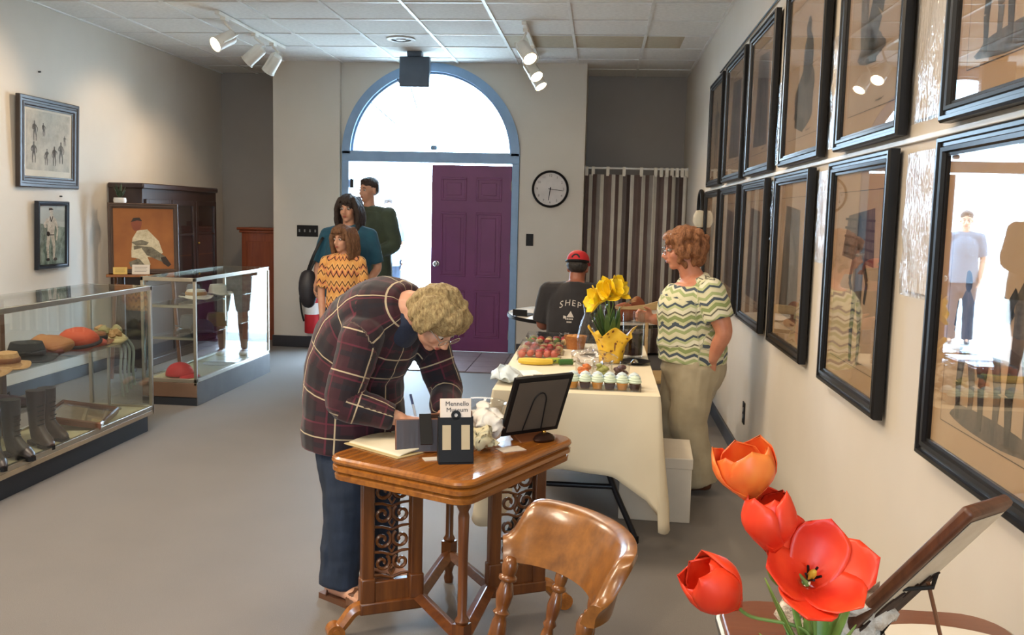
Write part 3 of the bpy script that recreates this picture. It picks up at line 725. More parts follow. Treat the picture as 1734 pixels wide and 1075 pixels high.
# flowered hat on a stand with trailing ribbons
t = thing('flowered_hat', 'pale straw hat with dried green flowers and trailing ribbons on a stand', 'hat', (-3.10, 5.625, .155))
MB().lathe([(0, 0), (.07, 0), (.07, .008), (.01, .016), (.009, .42), (.05, .44), (0, .445)], 20).build('stand', m_alu, t)
mb = MB(); mb.surf(lambda u, v: ((.115*(1-v)+.005)*cos(2*pi*u), (.115*(1-v)+.005)*sin(2*pi*u), .452+.05*min(1, v*2.2)+.008*sin(6*pi*u)*(1-v)), 28, 8, wrap=True); mb.build('hat', M('pale_straw', 'C9B68A', 'BCA878', .9), t, solid=.004)
for i in range(9):
    a = i*.7; me = MB().ell((.06*cos(a), .06*sin(a)-.01, .50+.02*sin(i*2)), (.035, .035, .028), n=10).mesh('flower'); noisy(me, .018, 30, i); me.materials.append(m_fgreen if i % 2 else m_straw); link('flower', me, t)
for i in range(4):
    x = .06+.012*i
    MB().tube(catmull([(x, -.06+.03*i, .47), (x+.05, -.05+.03*i, .40), (x+.05, -.06+.03*i, .26), (x+.06, -.05+.028*i, .10+.02*i)], 5), [(.010, .002)]*16, 6).build('ribbon', M('ribbon_grey', '8E948C', None, .6), t)
# boots
m_boot = M('boot_leather', '2B2526', '372E2C', .42, bump=.1); m_boot2 = M('boot_brown', '3A2B28', '4A3833', .45, bump=.1)
def boot(label, loc, rz, m, s=1.0, g='laced boots standing in the nearer case'):
    t = thing('laced_boot', label, 'boot', loc, rz, g)
    mb = MB(); P = [((.0, .0, .285), .052, .046), ((0, 0, .22), .050, .044), ((.0, 0, .15), .043, .038), ((.004, 0, .10), .043, .037), ((.022, 0, .062), .055, .038), ((.07, 0, .045), .042, .037), ((.115, 0, .036), .030, .036), ((.150, 0, .028), .020, .026), ((.168, 0, .022), .010, .014)]
    mb.tube([p for p, a, b in P], [(a, b) for p, a, b in P], 16, side=(1, 0, .35), T=Matrix.Scale(s, 4)); mb.build('upper', m, t, smooth=60)
    mb = MB(); out = [(-.05, -.03), (.0, -.034), (.06, -.030), (.12, -.036), (.165, -.02), (.175, 0), (.165, .02), (.12, .036), (.06, .030), (0, .034), (-.05, .03)]
    mb.prism([(x*s, y*s) for x, y in out], .012*s, .02*s); mb.prism([(x*s, y*s) for x, y in [(-.05, -.03), (0, -.034), (.02, -.03), (.02, .03), (0, .034), (-.05, .03)]], 0, .012*s); mb.prism([(x*s, y*s) for x, y in [(.08, -.033), (.165, -.02), (.175, 0), (.165, .02), (.08, .033)]], 0, .012*s)
    mb.build('sole', m_black, t)
    mb = MB()
    for k in range(7): mb.tube([(s*(.052-.005*abs(k-3)+(.0 if k > 1 else .012)), -.016*s, s*(.11+.024*k)), (s*(.056-.005*abs(k-3)+(.0 if k > 1 else .012)), .016*s, s*(.115+.024*k))], .003*s, 6)
    mb.build('laces', m_black, t); return t
boot('black laced boot at the left frame edge in the nearer case', (-2.99, 4.30, .155), rad(-40), m_boot, 1.0)
boot('black laced boot second from the left in the nearer case', (-3.0, 4.47, .155), rad(-25), m_boot, 1.05)
boot('dark brown boot of the right pair, its nearer boot, in the nearer case', (-3.02, 4.72, .155), rad(-35), m_boot2, 1.05)
boot('dark brown boot of the right pair, its farther boot, in the nearer case', (-3.05, 4.87, .155), rad(-25), m_boot2, 1.0)
t = thing('glass_riser', 'low glass riser behind the boots holding shoes', 'display stand', (-3.13, 4.42, .155))
MB().box((-.12, -.36, .20), (.12, .36, .206)).build('glass_shelf', m_cglass, t, smooth=0)
for x, y in ((-.1, -.33), (.1, -.33), (-.1, .33), (.1, .33)): MB().tube([(x, y, 0), (x, y, .2)], .005, 8).build('leg', m_alu, t)
def shoe(label, loc, rz, m):
    t = thing('low_shoe', label, 'shoe', loc, rz, 'low shoes on the glass riser')
    mb = MB(); P = [((-.10, 0, .05), .03, .034), ((-.06, 0, .045), .04, .04), ((0, 0, .04), .036, .042), ((.06, 0, .03), .026, .042), ((.11, 0, .022), .016, .028), ((.125, 0, .018), .008, .012)]
    mb.tube([p for p, a, b in P], [(a, b) for p, a, b in P], 14, side=(0, 0, 1)); mb.build('upper', m, t, smooth=60)
    MB().prism([(-.12, -.03), (.0, -.034), (.09, -.04), (.13, 0), (.09, .04), (0, .034), (-.12, .03)], 0, .012).build('sole', m_black, t)
    MB().tube([(-.01, -.036, .05), (0, 0, .088), (-.01, .036, .05)], .005, 6).build('strap', m_boot, t)
shoe('pale tan shoe at the left edge on the glass riser', (-3.1, 4.22, .362), .3, m_straw)
shoe('dark shoe in the middle of the glass riser', (-3.12, 4.47, .362), .8, m_boot); shoe('plum brown shoe at the right end of the glass riser', (-3.13, 4.66, .362), 1.0, M('plum_leather', '55383A', '6A4A48', .5))
# framed tray lying on the deck of the nearer case
t = thing('framed_tray', 'shallow wooden framed picture lying flat in the nearer case', 'tray', (-3.09, 5.265, .155), rad(14), None); t.rotation_euler = (0, rad(9), rad(16)); t.location.z = .185
mb = MB(); frame_profile(mb, .34, .46, .022, .04, TR((0, 0, .0), (rad(-90), 0, 0))); mb.build('frame', m_walnut, t, smooth=25)
MB().box((-.155, -.215, .003), (.155, .215, .010)).build('print', M('parchment', 'C2A878', 'A98D60', .7, scale=12), t)
MB().box((-.150, -.21, .026), (.150, .21, .028)).build('glass_pane', m_pglass, t, smooth=0)
# caps in the farther case
G2 = 'hats and caps in the farther case'
cap('red baseball cap on the deck of the farther case', (-3.14, 6.72, .186), .098, m_red, m_red, G2, rad(-10))
cap('navy baseball cap on the middle shelf of the farther case', (-3.06, 6.95, .502), .088, m_felt_d, m_felt_d, G2, rad(-60))
brim_hat('brim_hat', 'olive hat on the middle shelf of the farther case', (-3.09, 7.28, .502), .12, .10, M('olive_felt', '6E6638', '625A30', .9), None, G2)
brim_hat('brim_hat', 'dark grey hat at the left of the middle shelf', (-3.22, 7.05, .502), .10, .10, M('grey_felt', '5E6066', '54565C', .9), None, G2)
brim_hat('brim_hat', 'cream white hat at the front of the top shelf', (-3.12, 6.98, .742), .13, .07, m_white_f, m_straw, G2)
brim_hat('brim_hat', 'white crumpled hat behind on the top shelf', (-3.10, 7.35, .742), .12, .085, m_white_f, None, G2, .5)
brim_hat('brim_hat', 'slate grey hat at the far left of the top shelf', (-3.24, 7.2, .742), .09, .09, M('slate_felt', '6E7480', '636974', .9), None, G2)
t = thing('white_plate', 'round white mat lying on the deck at the front of the farther case', 'mat', (-3.10, 7.35, .185)); MB().lathe([(0, 0), (.12, 0), (.125, .003), (.12, .006), (0, .004)], 32).build('disc', m_whitep, t)

# ------------------------------------------------------------------ back left corner: cabinet, painting on its easel, cherry cabinet
t = thing('china_cabinet', 'dark wood cabinet with glazed doors in the left corner', 'cabinet', (-4.21, 8.79, 0))
hx_, hy = .155, .80; H_ = 1.66
MB().box((-hx_, -hy, .06), (hx_, hy, H_-.03)).build('body', m_dark, t, bevel=.004)
MB().box((-hx_-.0, -hy-.02, H_-.05), (hx_+.025, hy+.0, H_)).build('cornice', m_dark, t, bevel=.012)
MB().box((-hx_, -hy, 0), (hx_+.01, hy, .07)).build('plinth', m_dark, t, bevel=.006)
for y0, y1 in ((-.76, -.27), (-.25, .25), (.27, .76)):
    d = MB()
    for a, b in (((hx_, y0, .78), (hx_+.02, y0+.05, 1.52)), ((hx_, y1-.05, .78), (hx_+.02, y1, 1.52)), ((hx_, y0+.05, 1.47), (hx_+.02, y1-.05, 1.52)), ((hx_, y0+.05, .78), (hx_+.02, y1-.05, .84)), ((hx_, y0+.05, 1.18), (hx_+.016, y1-.05, 1.20))): d.box(a, b)
    dd = d.build('door', m_dark, t, bevel=.003)
    MB().box((hx_+.004, y0+.05, .84), (hx_+.008, y1-.05, 1.47)).build('door_pane', m_pglass, dd, smooth=0)
    MB().ell((hx_+.03, y0+.03, 1.1), .012).build('knob', m_brass, dd)
    MB().box((hx_, y0, .10), (hx_+.018, y1, .74)).build('lower_door', m_dark, t, bevel=.006)
    MB().box((hx_+.001, y0+.07, .98), (hx_+.003, y1-.07, .99)).build('shelf_edge', m_oakd, dd)
    for k in range(2): MB().lathe([(0, 0), (.02, 0), (.034, .03), (.022, .06), (.026, .075), (0, .075)], 14, TR((hx_-.02, (y0+y1)/2-.07+.14*k, .99)) @ Matrix.Scale(.3, 4, (1, 0, 0))).build('vase_ornament', M('ornament_slate', '5A5560', '7C6E66', .5, scale=20), dd)
EZ = thing('easel', 'wooden easel and ledge holding the orange portrait in the left corner', 'easel', (-3.86, 7.62, 0), rad(28))
for x in (-.24, .24): MB().tube([(x*1.15, -.06, 0), (x*.85, .10, 1.28)], .016, 8).build('leg', m_oakd, EZ)
MB().tube([(0, .33, 0), (0, .12, 1.25)], .014, 8).build('back_leg', m_oakd, EZ)
MB().box((-.30, -.10, .862), (.30, .045, .884)).build('ledge', m_oak, EZ, bevel=.004)
MB().box((-.23, .09, 1.235), (.23, .12, 1.27)).build('crossbar', m_oakd, EZ, bevel=.003)
P_ = thing('portrait_painting', 'orange toned portrait of a kneeling ball player in a dark frame on the easel', 'painting', EZ.location+V((.0, .0, .884))+V((-sin(rad(28))*-.03, cos(rad(28))*-.03, 0)), rot=(rad(-9), 0, rad(28)))
W_, H2 = .56, .60
mb = MB(); frame_profile(mb, W_, H2, .042, .035, TR((0, 0, H2/2))); mb.build('frame', M('bronze_frame', '3A2618', '4A3220', .55), P_, smooth=25)
MB().box((-W_/2+.02, -.008, .02), (W_/2-.02, -.002, H2-.02)).build('backing', m_walnut, P_)
m_or = M('portrait_orange', 'A0622C', '8C5224', .7, scale=5); m_uni = ink('uniform_cream', 'A89A7A', .3, .62, 20, (1, 1, 1), 'D8CDB0'); m_unid = ink('uniform_shadow', '4A4238', .35, .65, 22, (1, 1, 1), '8C8672'); m_skin_p = M('portrait_skin', '8C4E38', '7E4432', .8)
mb = MB(); y = -.0105; z_ = H2/2
flat(mb, [(-.24, .035), (.24, .035), (.24, H2-.035), (-.24, H2-.035)], y, 0)
flat(mb, [(-.10, .19), (-.09, .30), (-.05, .37), (.03, .38), (.12, .28), (.15, .18), (.08, .14), (-.02, .15)], y-.0004, 1)
flat(mb, blob(-.055, .42, .042, .055, 16, 2, .1), y-.0008, 3); flat(mb, [(-.10, .44), (-.08, .475), (-.03, .48), (-.01, .45), (-.05, .455)], y-.0012, 4)
flat(mb, [(-.10, .27), (-.02, .29), (.04, .27), (.02, .245), (-.06, .24)], y-.0012, 2)
flat(mb, [(-.08, .24), (.06, .23), (.18, .14), (.15, .10), (.02, .16), (-.08, .19)], y-.0016, 2)
flat(mb, [(-.10, .20), (-.02, .22), (.02, .16), (.05, .08), (.01, .07), (-.04, .13), (-.10, .14)], y-.002, 1)
flat(mb, [(.13, .14), (.17, .15), (.215, .08), (.19, .06), (.15, .09)], y-.0024, 4)
flat(mb, [(-.12, .10), (-.05, .13), (.05, .07), (.03, .05), (-.11, .06)], y-.0006, 2)
mb.build('canvas', [m_or, m_uni, m_unid, m_skin_p, M('portrait_dark', '33261F', None, .7)], P_, smooth=0)
def card(name, label, loc, rz, w, h, tilt, m, group=None):
    t = thing(name, label, 'card', loc, rot=(tilt, 0, rz), group=group); MB().box((-w/2, -.001, 0), (w/2, .001, h)).build('card_sheet', m, t)
    mb = MB()
    for k in range(4): mb.box((-w*.36, -.0018, h*(.72-.15*k)), (w*(.36-.05*(k % 2)), -.001, h*(.745-.15*k)))
    mb.build('print_lines', m_line, t, smooth=0); return t
ez = lambda x, y, z: tuple(V((EZ.location.x+x*cos(rad(28))-y*sin(rad(28)), EZ.location.y+x*sin(rad(28))+y*cos(rad(28)), z)))
card('caption_card', 'white caption card leaning on the portrait frame', ez(-.03, -.085, .886), rad(22), .14, .085, rad(-22), m_label)
card('yellow_card', 'pale yellow card at the lower left of the portrait', ez(-.19, -.075, .886), rad(30), .11, .06, rad(-18), M('card_yellow', 'D8B766', None, .7))
t = thing('cherry_cabinet', 'reddish brown cabinet with a moulded top in the alcove by the pilaster', 'cabinet', (-3.70, 10.27, 0))
MB().box((-.26, -.22, 0), (.25, .22, 1.22)).build('body', m_cherry, t, bevel=.004); MB().box((-.31, -.25, 1.22), (.25, .23, 1.25)).build('top', m_cherry, t, bevel=.010)
MB().box((-.285, -.235, 1.19), (.25, .22, 1.22)).build('cornice', m_cherry, t, bevel=.008); MB().box((-.20, -.232, .12), (.22, -.218, 1.10)).build('door', m_cherry, t, bevel=.006)
t = thing('small_box', 'small dark box on the reddish cabinet in the alcove', 'box', (-3.53, 10.2, 1.25)); MB().box((-.07, -.05, 0), (.07, .05, .04)).build('box_body', m_dark, t, bevel=.003); MB().box((-.075, -.055, .04), (.075, .055, .05)).build('lid', m_dark, t, bevel=.003)
t = thing('plant_pedestal', 'dark pedestal hidden behind the portrait holding a small white pot', 'pedestal', (-4.16, 7.80, 0)); MB().lathe([(0, 0), (.11, 0), (.11, .03), (.03, .06), (.028, 1.40), (.07, 1.43), (.08, 1.45), (0, 1.45)], 20).build('column', m_dark, t)
t = thing('small_plant', 'small white pot with dark leaves peeping over the portrait', 'plant', (-4.16, 7.80, 1.45)); MB().lathe([(0, 0), (.04, 0), (.055, .05), (.05, .075), (.042, .07), (0, .05)], 18).build('pot', m_whitep, t)
m_leafd = M('leaf_dark', '2C3A28', '37482F', .5)
def leaf(mb, base, tip, wid, sag=.0, n=6):
    b, p = V(base), V(tip); d = p-b; s = d.cross(V((0, 0, 1)));  s = s.normalized() if s.length > 1e-5 else V((1, 0, 0)); up = s.cross(d).normalized()
    def f(u, v):
        w_ = wid*sin(pi*min(max(v*.93+.05, 0), 1))**.8; c = b+d*v+up*(-abs(u-.5)*w_*.5)+V((0, 0, -sag*v*v)); return c+s*((u-.5)*2*w_)
    mb.surf(f, 4, n)
for k in range(7):
    a = k*.9; mb = MB(); leaf(mb, (0, 0, .07), (.05*cos(a), .05*sin(a), .14+.03*(k % 3)), .014); mb.build('leaf', m_leafd, t, solid=.001, smooth=180)
t = thing('fire_extinguisher', 'red fire extinguisher on the left pilaster behind the girl', 'extinguisher', (-3.0, YB-.10, .17))
MB().lathe([(0, 0), (.07, 0), (.075, .01), (.075, .34), (.06, .39), (.03, .42), (.025, .44), (0, .44)], 24).build('cylinder', m_red, t)
MB().lathe([(.0755, .20), (.0765, .20), (.0765, .32), (.0755, .32)], 24, cap=False).build('white_label', m_whitep, t)
mb = MB(); mb.box((-.02, -.02, .44), (.02, .02, .49)); mb.box((-.10, -.012, .49), (.03, .012, .50)); mb.box((-.10, -.012, .52), (.02, .012, .53)); mb.build('valve_handle', m_black, t, bevel=.002)
MB().tube(catmull([(-.02, 0, .47), (-.09, .0, .47), (-.125, 0, .38), (-.11, 0, .22), (-.085, 0, .12)], 6), .010, 8).build('hose', m_black, t)
MB().box((-.03, .075, .25), (.03, .10, .40)).build('wall_bracket', m_black, t)

# ------------------------------------------------------------------ striped curtain of the right alcove
t = thing('striped_curtain', 'brown, grey and cream striped tab-top curtain closing the right alcove', 'curtain', (.345, 9.93, 0))
MB().tube([(-.53, 0, 1.965), (.53, 0, 1.965)], .011, 10).build('curtain_rod', m_whitep, t)
for x in (-.535, .535): MB().lathe([(0, 0), (.022, 0), (.022, .012), (0, .014)], 14, TR((x, 0, 1.965), (0, rad(90 if x < 0 else -90), 0))).build('rod_end', m_whitep, t)
pal = ['7C6862', 'EAE2D3', 'A39A92', '6E5A55', 'CFC6B6', '786660', '54443F', 'C4BAAE', '5E4E4C', 'DDD5C8', '7A706C', '4E3F3C']
cm = [M('curtain_stripe', c, None, .9) for c in pal]
mb = MB(); nst = 27; sub = 5; x0, x1 = -.525, .53
def cx(u):
    return x0 + (x1-x0)*u, -.0+.030*sin(2*pi*7*u + 1.0*sin(2*pi*2*u))*.7 + .006*sin(2*pi*19*u)
cols = nst*sub
for i in range(cols):
    ua, ub = i/cols, (i+1)/cols; (xa, ya), (xb, yb) = cx(ua), cx(ub)
    ii = i//sub; mi = [0, 1, 3, 2, 1, 5, 0, 9, 3, 4, 10, 6, 1, 5][ii % 14]
    zt = 1.90
    mb.add([(xa, ya*1.15, .03), (xb, yb*1.15, .03), (xb, yb, 1.0), (xa, ya, 1.0), (xb, yb*.8, zt), (xa, ya*.8, zt)], [(0, 1, 2, 3), (3, 2, 4, 5)], mi=mi)
mb.build('curtain_cloth', cm, t, smooth=60, solid=.004)
for k, u in enumerate([.01, .075, .22, .38, .55, .69, .745, .80, .85, .90, .95, .99]):
    x = x0+(x1-x0)*u
    MB().tube([(x, -.012, 1.885), (x, -.014, 1.94), (x, -.010, 1.975), (x, 0, 1.980), (x, .010, 1.975), (x, .014, 1.94), (x, .012, 1.885)], [(.017, .002)]*7, 8, side=(1, 0, 0)).build('curtain_tab', cm[1], t)

# ------------------------------------------------------------------ carved parlour table
def rrect(hx_, hy_, r, k=6):
    out = []
    for cx_, cy_, a0 in ((hx_-r, hy_-r, 0), (-hx_+r, hy_-r, pi/2), (-hx_+r, -hy_+r, pi), (hx_-r, -hy_+r, 1.5*pi)):
        for i in range(k+1):
            a = a0+pi/2*i/k; out.append((cx_+r*cos(a), cy_+r*sin(a)))
    return out
DT = .65
desk = thing('parlor_table', 'carved oak parlour table with a moulded top and pierced scroll panels', 'table', (-.477, 3.18, 0), rad(64.5))
def moulded(name, prof, m):
    """stack of rounded rectangles (inset, z)"""
    mb = MB(); n = None; vs = []; fs = []
    for d, z in prof:
        p = rrect(.372-d, .288-d, max(.07-d, .01)); n = len(p); vs += [(x, y, z) for x, y in p]
    for i in range(len(prof)-1):
        for j in range(n): fs.append((i*n+j, i*n+(j+1) % n, (i+1)*n+(j+1) % n, (i+1)*n+j))
    fs.append(tuple(range(n))[::-1]); fs.append(tuple((len(prof)-1)*n+j for j in range(n)))
    mb.add(vs, fs); return mb.build(name, m, desk, smooth=30)
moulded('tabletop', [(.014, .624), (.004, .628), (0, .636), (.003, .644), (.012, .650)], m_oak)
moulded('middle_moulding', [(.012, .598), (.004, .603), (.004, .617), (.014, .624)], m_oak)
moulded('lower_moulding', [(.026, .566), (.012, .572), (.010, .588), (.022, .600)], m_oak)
dd = V((.79, -.613, 0)).normalized(); dn = V((-dd.y, dd.x, 0))
def bar(mb, p, q, wy, wz):                                        # square bar between two points
    p, q = V(p), V(q); mb.tube([p, q], [(wy, wz)]*2, 4, side=(q-p).cross(V((0, 0, 1))) if abs((q-p).normalized().z) < .9 else dd)
def spiral(cx_, cz_, r, turns, a0, sgn, n=18):
    return [(cx_+r*(1-.78*i/n)*cos(a0+sgn*2*pi*turns*i/n), cz_+r*(1-.78*i/n)*sin(a0+sgn*2*pi*turns*i/n)) for i in range(n+1)]
for s in (-1, 1):
    c = dd*(.232*s); T = Matrix((( dd.x, dn.x, 0, c.x), (dd.y, dn.y, 0, c.y), (0, 0, 1, 0), (0, 0, 0, 1)))
    for x in (-.086, .086):
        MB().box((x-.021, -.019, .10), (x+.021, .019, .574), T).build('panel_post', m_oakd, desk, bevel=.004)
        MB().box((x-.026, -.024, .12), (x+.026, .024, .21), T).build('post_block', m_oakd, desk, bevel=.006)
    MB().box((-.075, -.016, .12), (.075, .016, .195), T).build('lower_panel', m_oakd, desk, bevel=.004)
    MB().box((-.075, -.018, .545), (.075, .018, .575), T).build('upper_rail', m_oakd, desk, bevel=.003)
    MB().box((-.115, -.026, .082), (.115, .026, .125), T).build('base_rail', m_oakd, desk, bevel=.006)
    fw = MB()
    for z, r in ((.497, .034), (.415, .034), (.325, .034), (.243, .030)):
        for sx in (-1, 1):
            for cx_, a0, sg, rr in ((.033, 2.2, 1, r*.95),):
                pts = [(sx*(x), 0, zz) for x, zz in spiral(cx_, z+(.012 if rr < r else -.006), rr, 1.25, a0, sg)]
                fw.tube(pts, [(.0075, .0062)]*len(pts), 6, side=(0, 1, 0), T=T)
            fw.tube([(sx*.062, 0, z-.03), (sx*.034, 0, z-.032), (sx*.0, 0, z-.044)], .0052, 6, T=T)
            fw.tube([(sx*.064, 0, z-.044), (sx*.064, 0, z+.044)], .0045, 6, T=T)
        fw.tube([(0, 0, z-.034), (.010, 0, z-.018), (0, 0, z), (-.010, 0, z-.018), (0, 0, z-.034)], .0042, 6, T=T)
    fw.build('pierced_fretwork', m_oakd, desk)
    # scrolled foot pointing outwards
    o = s
    f_ = MB(); P = [(.09*o, 0, .105), (.13*o, 0, .098), (.16*o, 0, .065), (.18*o, 0, .042), (.195*o, 0, .030)]
    f_.tube([T @ V(p) for p in catmull(P, 5)], [(.024, .026-.0003*i) for i in range(21)], 8, side=dn)
    f_.tube([T @ V((.195*o, -.026, .030)), T @ V((.195*o, .026, .030))], .030, 18); f_.tube([T @ V((.195*o, -.030, .034)), T @ V((.195*o, .030, .034))], .014, 14)
    f_.build('scroll_foot', m_oak, desk)
for s in (-1, 1):
    q = V((-.298*-s, -.231*-s, 0))*1.0; q = V((.298*s, .231*s, 0))
    mb = MB(); T = TR(q)
    mb.lathe([(0, .0), (.016, .0), (.02, .02), (.014, .04), (.019, .06), (.022, .07)], 18, T); mb.box((-.022, -.022, .07), (.022, .022, .17), T)
    mb.lathe([(.020, .17), (.024, .18), (.015, .195), (.0155, .40), (.018, .52), (.0145, .535), (.022, .55), (.024, .575)], 18, T); mb.build('turned_post', m_oakd, desk, smooth=50)
    for u in (-1, 1):
        p = dd*(.232*u) - dd*(u*.10)
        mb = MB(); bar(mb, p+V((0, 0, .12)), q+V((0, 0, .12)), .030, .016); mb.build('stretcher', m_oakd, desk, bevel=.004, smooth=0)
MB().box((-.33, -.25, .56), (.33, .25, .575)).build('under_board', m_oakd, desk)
# things on the parlour table ------------------------------------------------
def at(x, y, z=DT): return (x, y, z+.0005)
t = thing('guest_book', 'open cream guest book on the left of the carved table', 'book', at(-.635, 3.21), rad(54))
MB().box((-.205, -.14, 0), (.205, .14, .004)).build('cover', M('book_cover', 'CBB98A', None, .6), t, bevel=.001)
for s in (-1, 1):
    mb = MB(); mb.surf(lambda u, v: (s*(.005+.185*u), -.13+.26*v, .004+.010*sin(pi*min(1, .12+u*.9))**.7+.001), 12, 2); mb.build('page_block', M('page_cream', 'EDE6CF', 'E6DEC4', .8), t, solid=.005, smooth=180)
t_l = MB()
for k in range(9): t_l.box((.02, .10-.022*k, .0175-.0002*k), (.17, .1006-.022*k, .0178))
t_l.build('ruled_lines', M('rule_blue', '9AA7B8', None, .8), t, smooth=0)
t = thing('pen', 'pale pen held upright in the hand of the bending woman', 'pen', (-.632, 3.262, .690), rot=(rad(-28), rad(-22), 0)); MB().lathe([(0, 0), (.003, .006), (.0045, .012), (.0045, .125), (.003, .13), (0, .13)], 10).build('barrel', M('pen_white', 'D8DCE4', None, .3), t); MB().lathe([(.0047, .09), (.0047, .13), (0, .132)], 10).build('pen_cap', M('pen_blue', '3C4C7A', None, .3), t)
t = thing('desk_photo', 'low dark wooden photo frame seen from behind on the guest book side', 'picture frame', at(-.585, 3.06), rot=(rad(-14), 0, rad(16)))
MB().box((-.085, -.008, 0), (.085, .006, .115)).build('frame_back', m_walnut, t, bevel=.003); MB().box((-.08, -.0095, .005), (.08, -.008, .11)).build('back_board', m_dark, t)
MB().box((-.02, -.075, 0), (.02, -.070, .11), TR((.015, .0, 0), (rad(-22), 0, 0))).build('strut', m_black, t)
t = thing('desk_photo', 'second dark wooden frame standing behind the brochure holder', 'picture frame', at(-.50, 3.16), rot=(rad(-12), 0, rad(30)))
MB().box((-.09, -.008, 0), (.09, .006, .12)).build('frame_back', m_walnut, t, bevel=.003); MB().box((-.085, -.0095, .005), (.085, -.008, .115)).build('back_board', m_dark, t); MB().box((-.015, -.06, 0), (.015, -.056, .10), TR((0, 0, 0), (rad(-20), 0, 0))).build('strut', m_black, t)
# brochure holder with brochures
t = thing('brochure_holder', 'black brochure holder with two pale panels on the front corner of the carved table', 'holder', at(-.445, 2.945), rad(15))
Tt = Matrix.Shear('XY', 4, (0, 0)) ; lean = TR((0, 0, 0), (rad(-10), 0, 0))
MB().box((-.056, -.010, .004), (.056, -.006, .150), lean).build('front_plate', m_black, t, bevel=.001)
for s in (-1, 1):
    mb = MB(); mb.add([(s*.056, -.008, 0), (s*.056, .055, 0), (s*.056, .036, .150), (s*.056, .022, .150)], [(0, 1, 2, 3)]); mb.build('side_plate', m_black, t, smooth=0, solid=.003)
    MB().box((s*.031-.014, -.0112, .045), (s*.031+.014, -.0098, .125), lean).build('pale_panel', M('panel_tan', 'B7A98A', 'C0B294', .6), t)
MB().box((-.056, -.01, 0), (.056, .055, .005)).build('base_plate', m_black, t)
MB().lathe([(.006, -.002), (.016, -.002), (.016, .002), (.006, .002)], 20, lean @ TR((0, -.008, .157), (rad(90), 0, 0)), cap=False).build('ring_tab', m_black, t)
t2 = thing('brochure_stack', 'stack of white museum brochures standing in the black holder', 'brochure', at(-.445, 2.945, DT+.006), rad(15))
MB().box((-.050, -.004, .0), (.050, .024, .205), lean).build('brochures', M('brochure_white', 'E9DFD6', 'E3D8CE', .6), t2, bevel=.001)
for k, s_ in enumerate(('Mennello', 'Museum')):
    me = text_mesh(s_, .021, .0004); me.materials.append(M('brochure_ink', '3A3236', None, .7)); o = link('lettering', me, t2)
    o.matrix_local = lean @ TR((.004, -.0046, .188-.020*k), (rad(90), 0, 0))
# large frame seen from behind
t = thing('desk_photo', 'large black frame seen from behind at the back of the carved table', 'picture frame', at(-.240, 3.35), rot=(rad(22), 0, rad(40)))
W, H_ = .255, .24
mb = MB(); frame_profile(mb, W, H_, .022, .016, TR((0, 0, .02+H_/2), (0, 0, pi))); mb.build('frame', m_black, t, smooth=25)
MB().box((-W/2+.018, -.004, .02+.018), (W/2-.018, -.001, .02+H_-.018)).build('back_board', M('back_board_brown', '5A5148', '524A42', .85), t)
mb = MB(); arc_ = [(.030*cos(a), -.006, .02+.13+.045*sin(a)) for a in [pi*i/14 for i in range(15)]]
mb.tube([(.042, -.006, .04)] + arc_ + [(-.042, -.006, .04)], .0025, 6); mb.build('wire_strut', m_black, t)
MB().box((-.07, -.05, .0), (.07, .02, .020)).build('stand_base', m_walnut, t, bevel=.004)
for x in (-.06, .06): MB().tube([(x, .0, .015), (x, .03, .02), (x, .03, .05)], .006, 8).build('stand_prong', m_brass, t)
t = thing('tape_dispenser', 'small dark bronze desk piece in front of the large black frame', 'desk item', at(-.180, 3.31), rad(50))
MB().lathe([(0, 0), (.045, 0), (.05, .008), (.04, .02), (.02, .028), (0, .03)], 20, TR((0, 0, 0), (0, 0, 0), 1) @ Matrix.Scale(.6, 4, (0, 1, 0))).build('body', M('bronze_dark', '3A2620', None, .3, .6), t); MB().ell((0, 0, .032), .008).build('finial', m_brass, t)
t = thing('white_card', 'small white card lying on the carved table by the large frame', 'card', at(-.285, 3.16), rad(35)); MB().box((-.045, -.03, 0), (.045, .03, .002)).build('card_sheet', m_label, t)
t = thing('white_card', 'small white slip on the carved table by the brochure holder', 'card', at(-.53, 2.985), rad(25)); MB().box((-.03, -.02, 0), (.03, .02, .002)).build('card_sheet', m_label, t)
def crumple(name, label, cat, loc, r, amp, sc, m, seed, n=22, group=None, rz=0):
    t = thing(name, label, cat, loc, rz, group); me = MB().ell((0, 0, r[2]), r, n=34).mesh('sheet'); noisy(me, amp, sc, seed, 3)
    zmin = min(v.co.z for v in me.vertices)
    for v in me.vertices: v.co.z -= zmin
    me.materials.append(m); me.polygons.foreach_set('use_smooth', [True]*len(me.polygons)); link('sheet', me, t); return t
m_tissue = M('tissue_cream', 'DAD3B4', 'CFC7A2', .85)
m_tissw = M('tissue_white', 'EFEBE4', 'E6E2DA', .8)
crumple('crumpled_tissue', 'cream crumpled tissue beside the brochure holder', 'tissue', at(-.385, 3.13), (.055, .05, .028), .028, 22, m_tissue, 2)
crumple('crumpled_tissue', 'white crumpled napkin behind the cream tissue on the carved table', 'tissue', at(-.375, 3.27), (.06, .05, .05), .03, 16, m_tissw, 8)
t = thing('plastic_bowl', 'clear plastic bowl with a white napkin at the back of the carved table', 'bowl', at(-.42, 3.36), 0)
m_clear = glassmat('clear_plastic', (.96, .97, .98), 1.45)
MB().lathe([(0, .002), (.05, .002), (.062, .02), (.085, .085), (.092, .115), (.096, .118), (.096, .122), (.088, .118), (.058, .022), (.0, .008)], 30).build('bowl', m_clear, t)
crumple('crumpled_tissue', 'small white napkin inside the clear bowl', 'tissue', at(-.42, 3.36, DT+.010), (.045, .045, .04), .02, 20, m_tissw, 12)

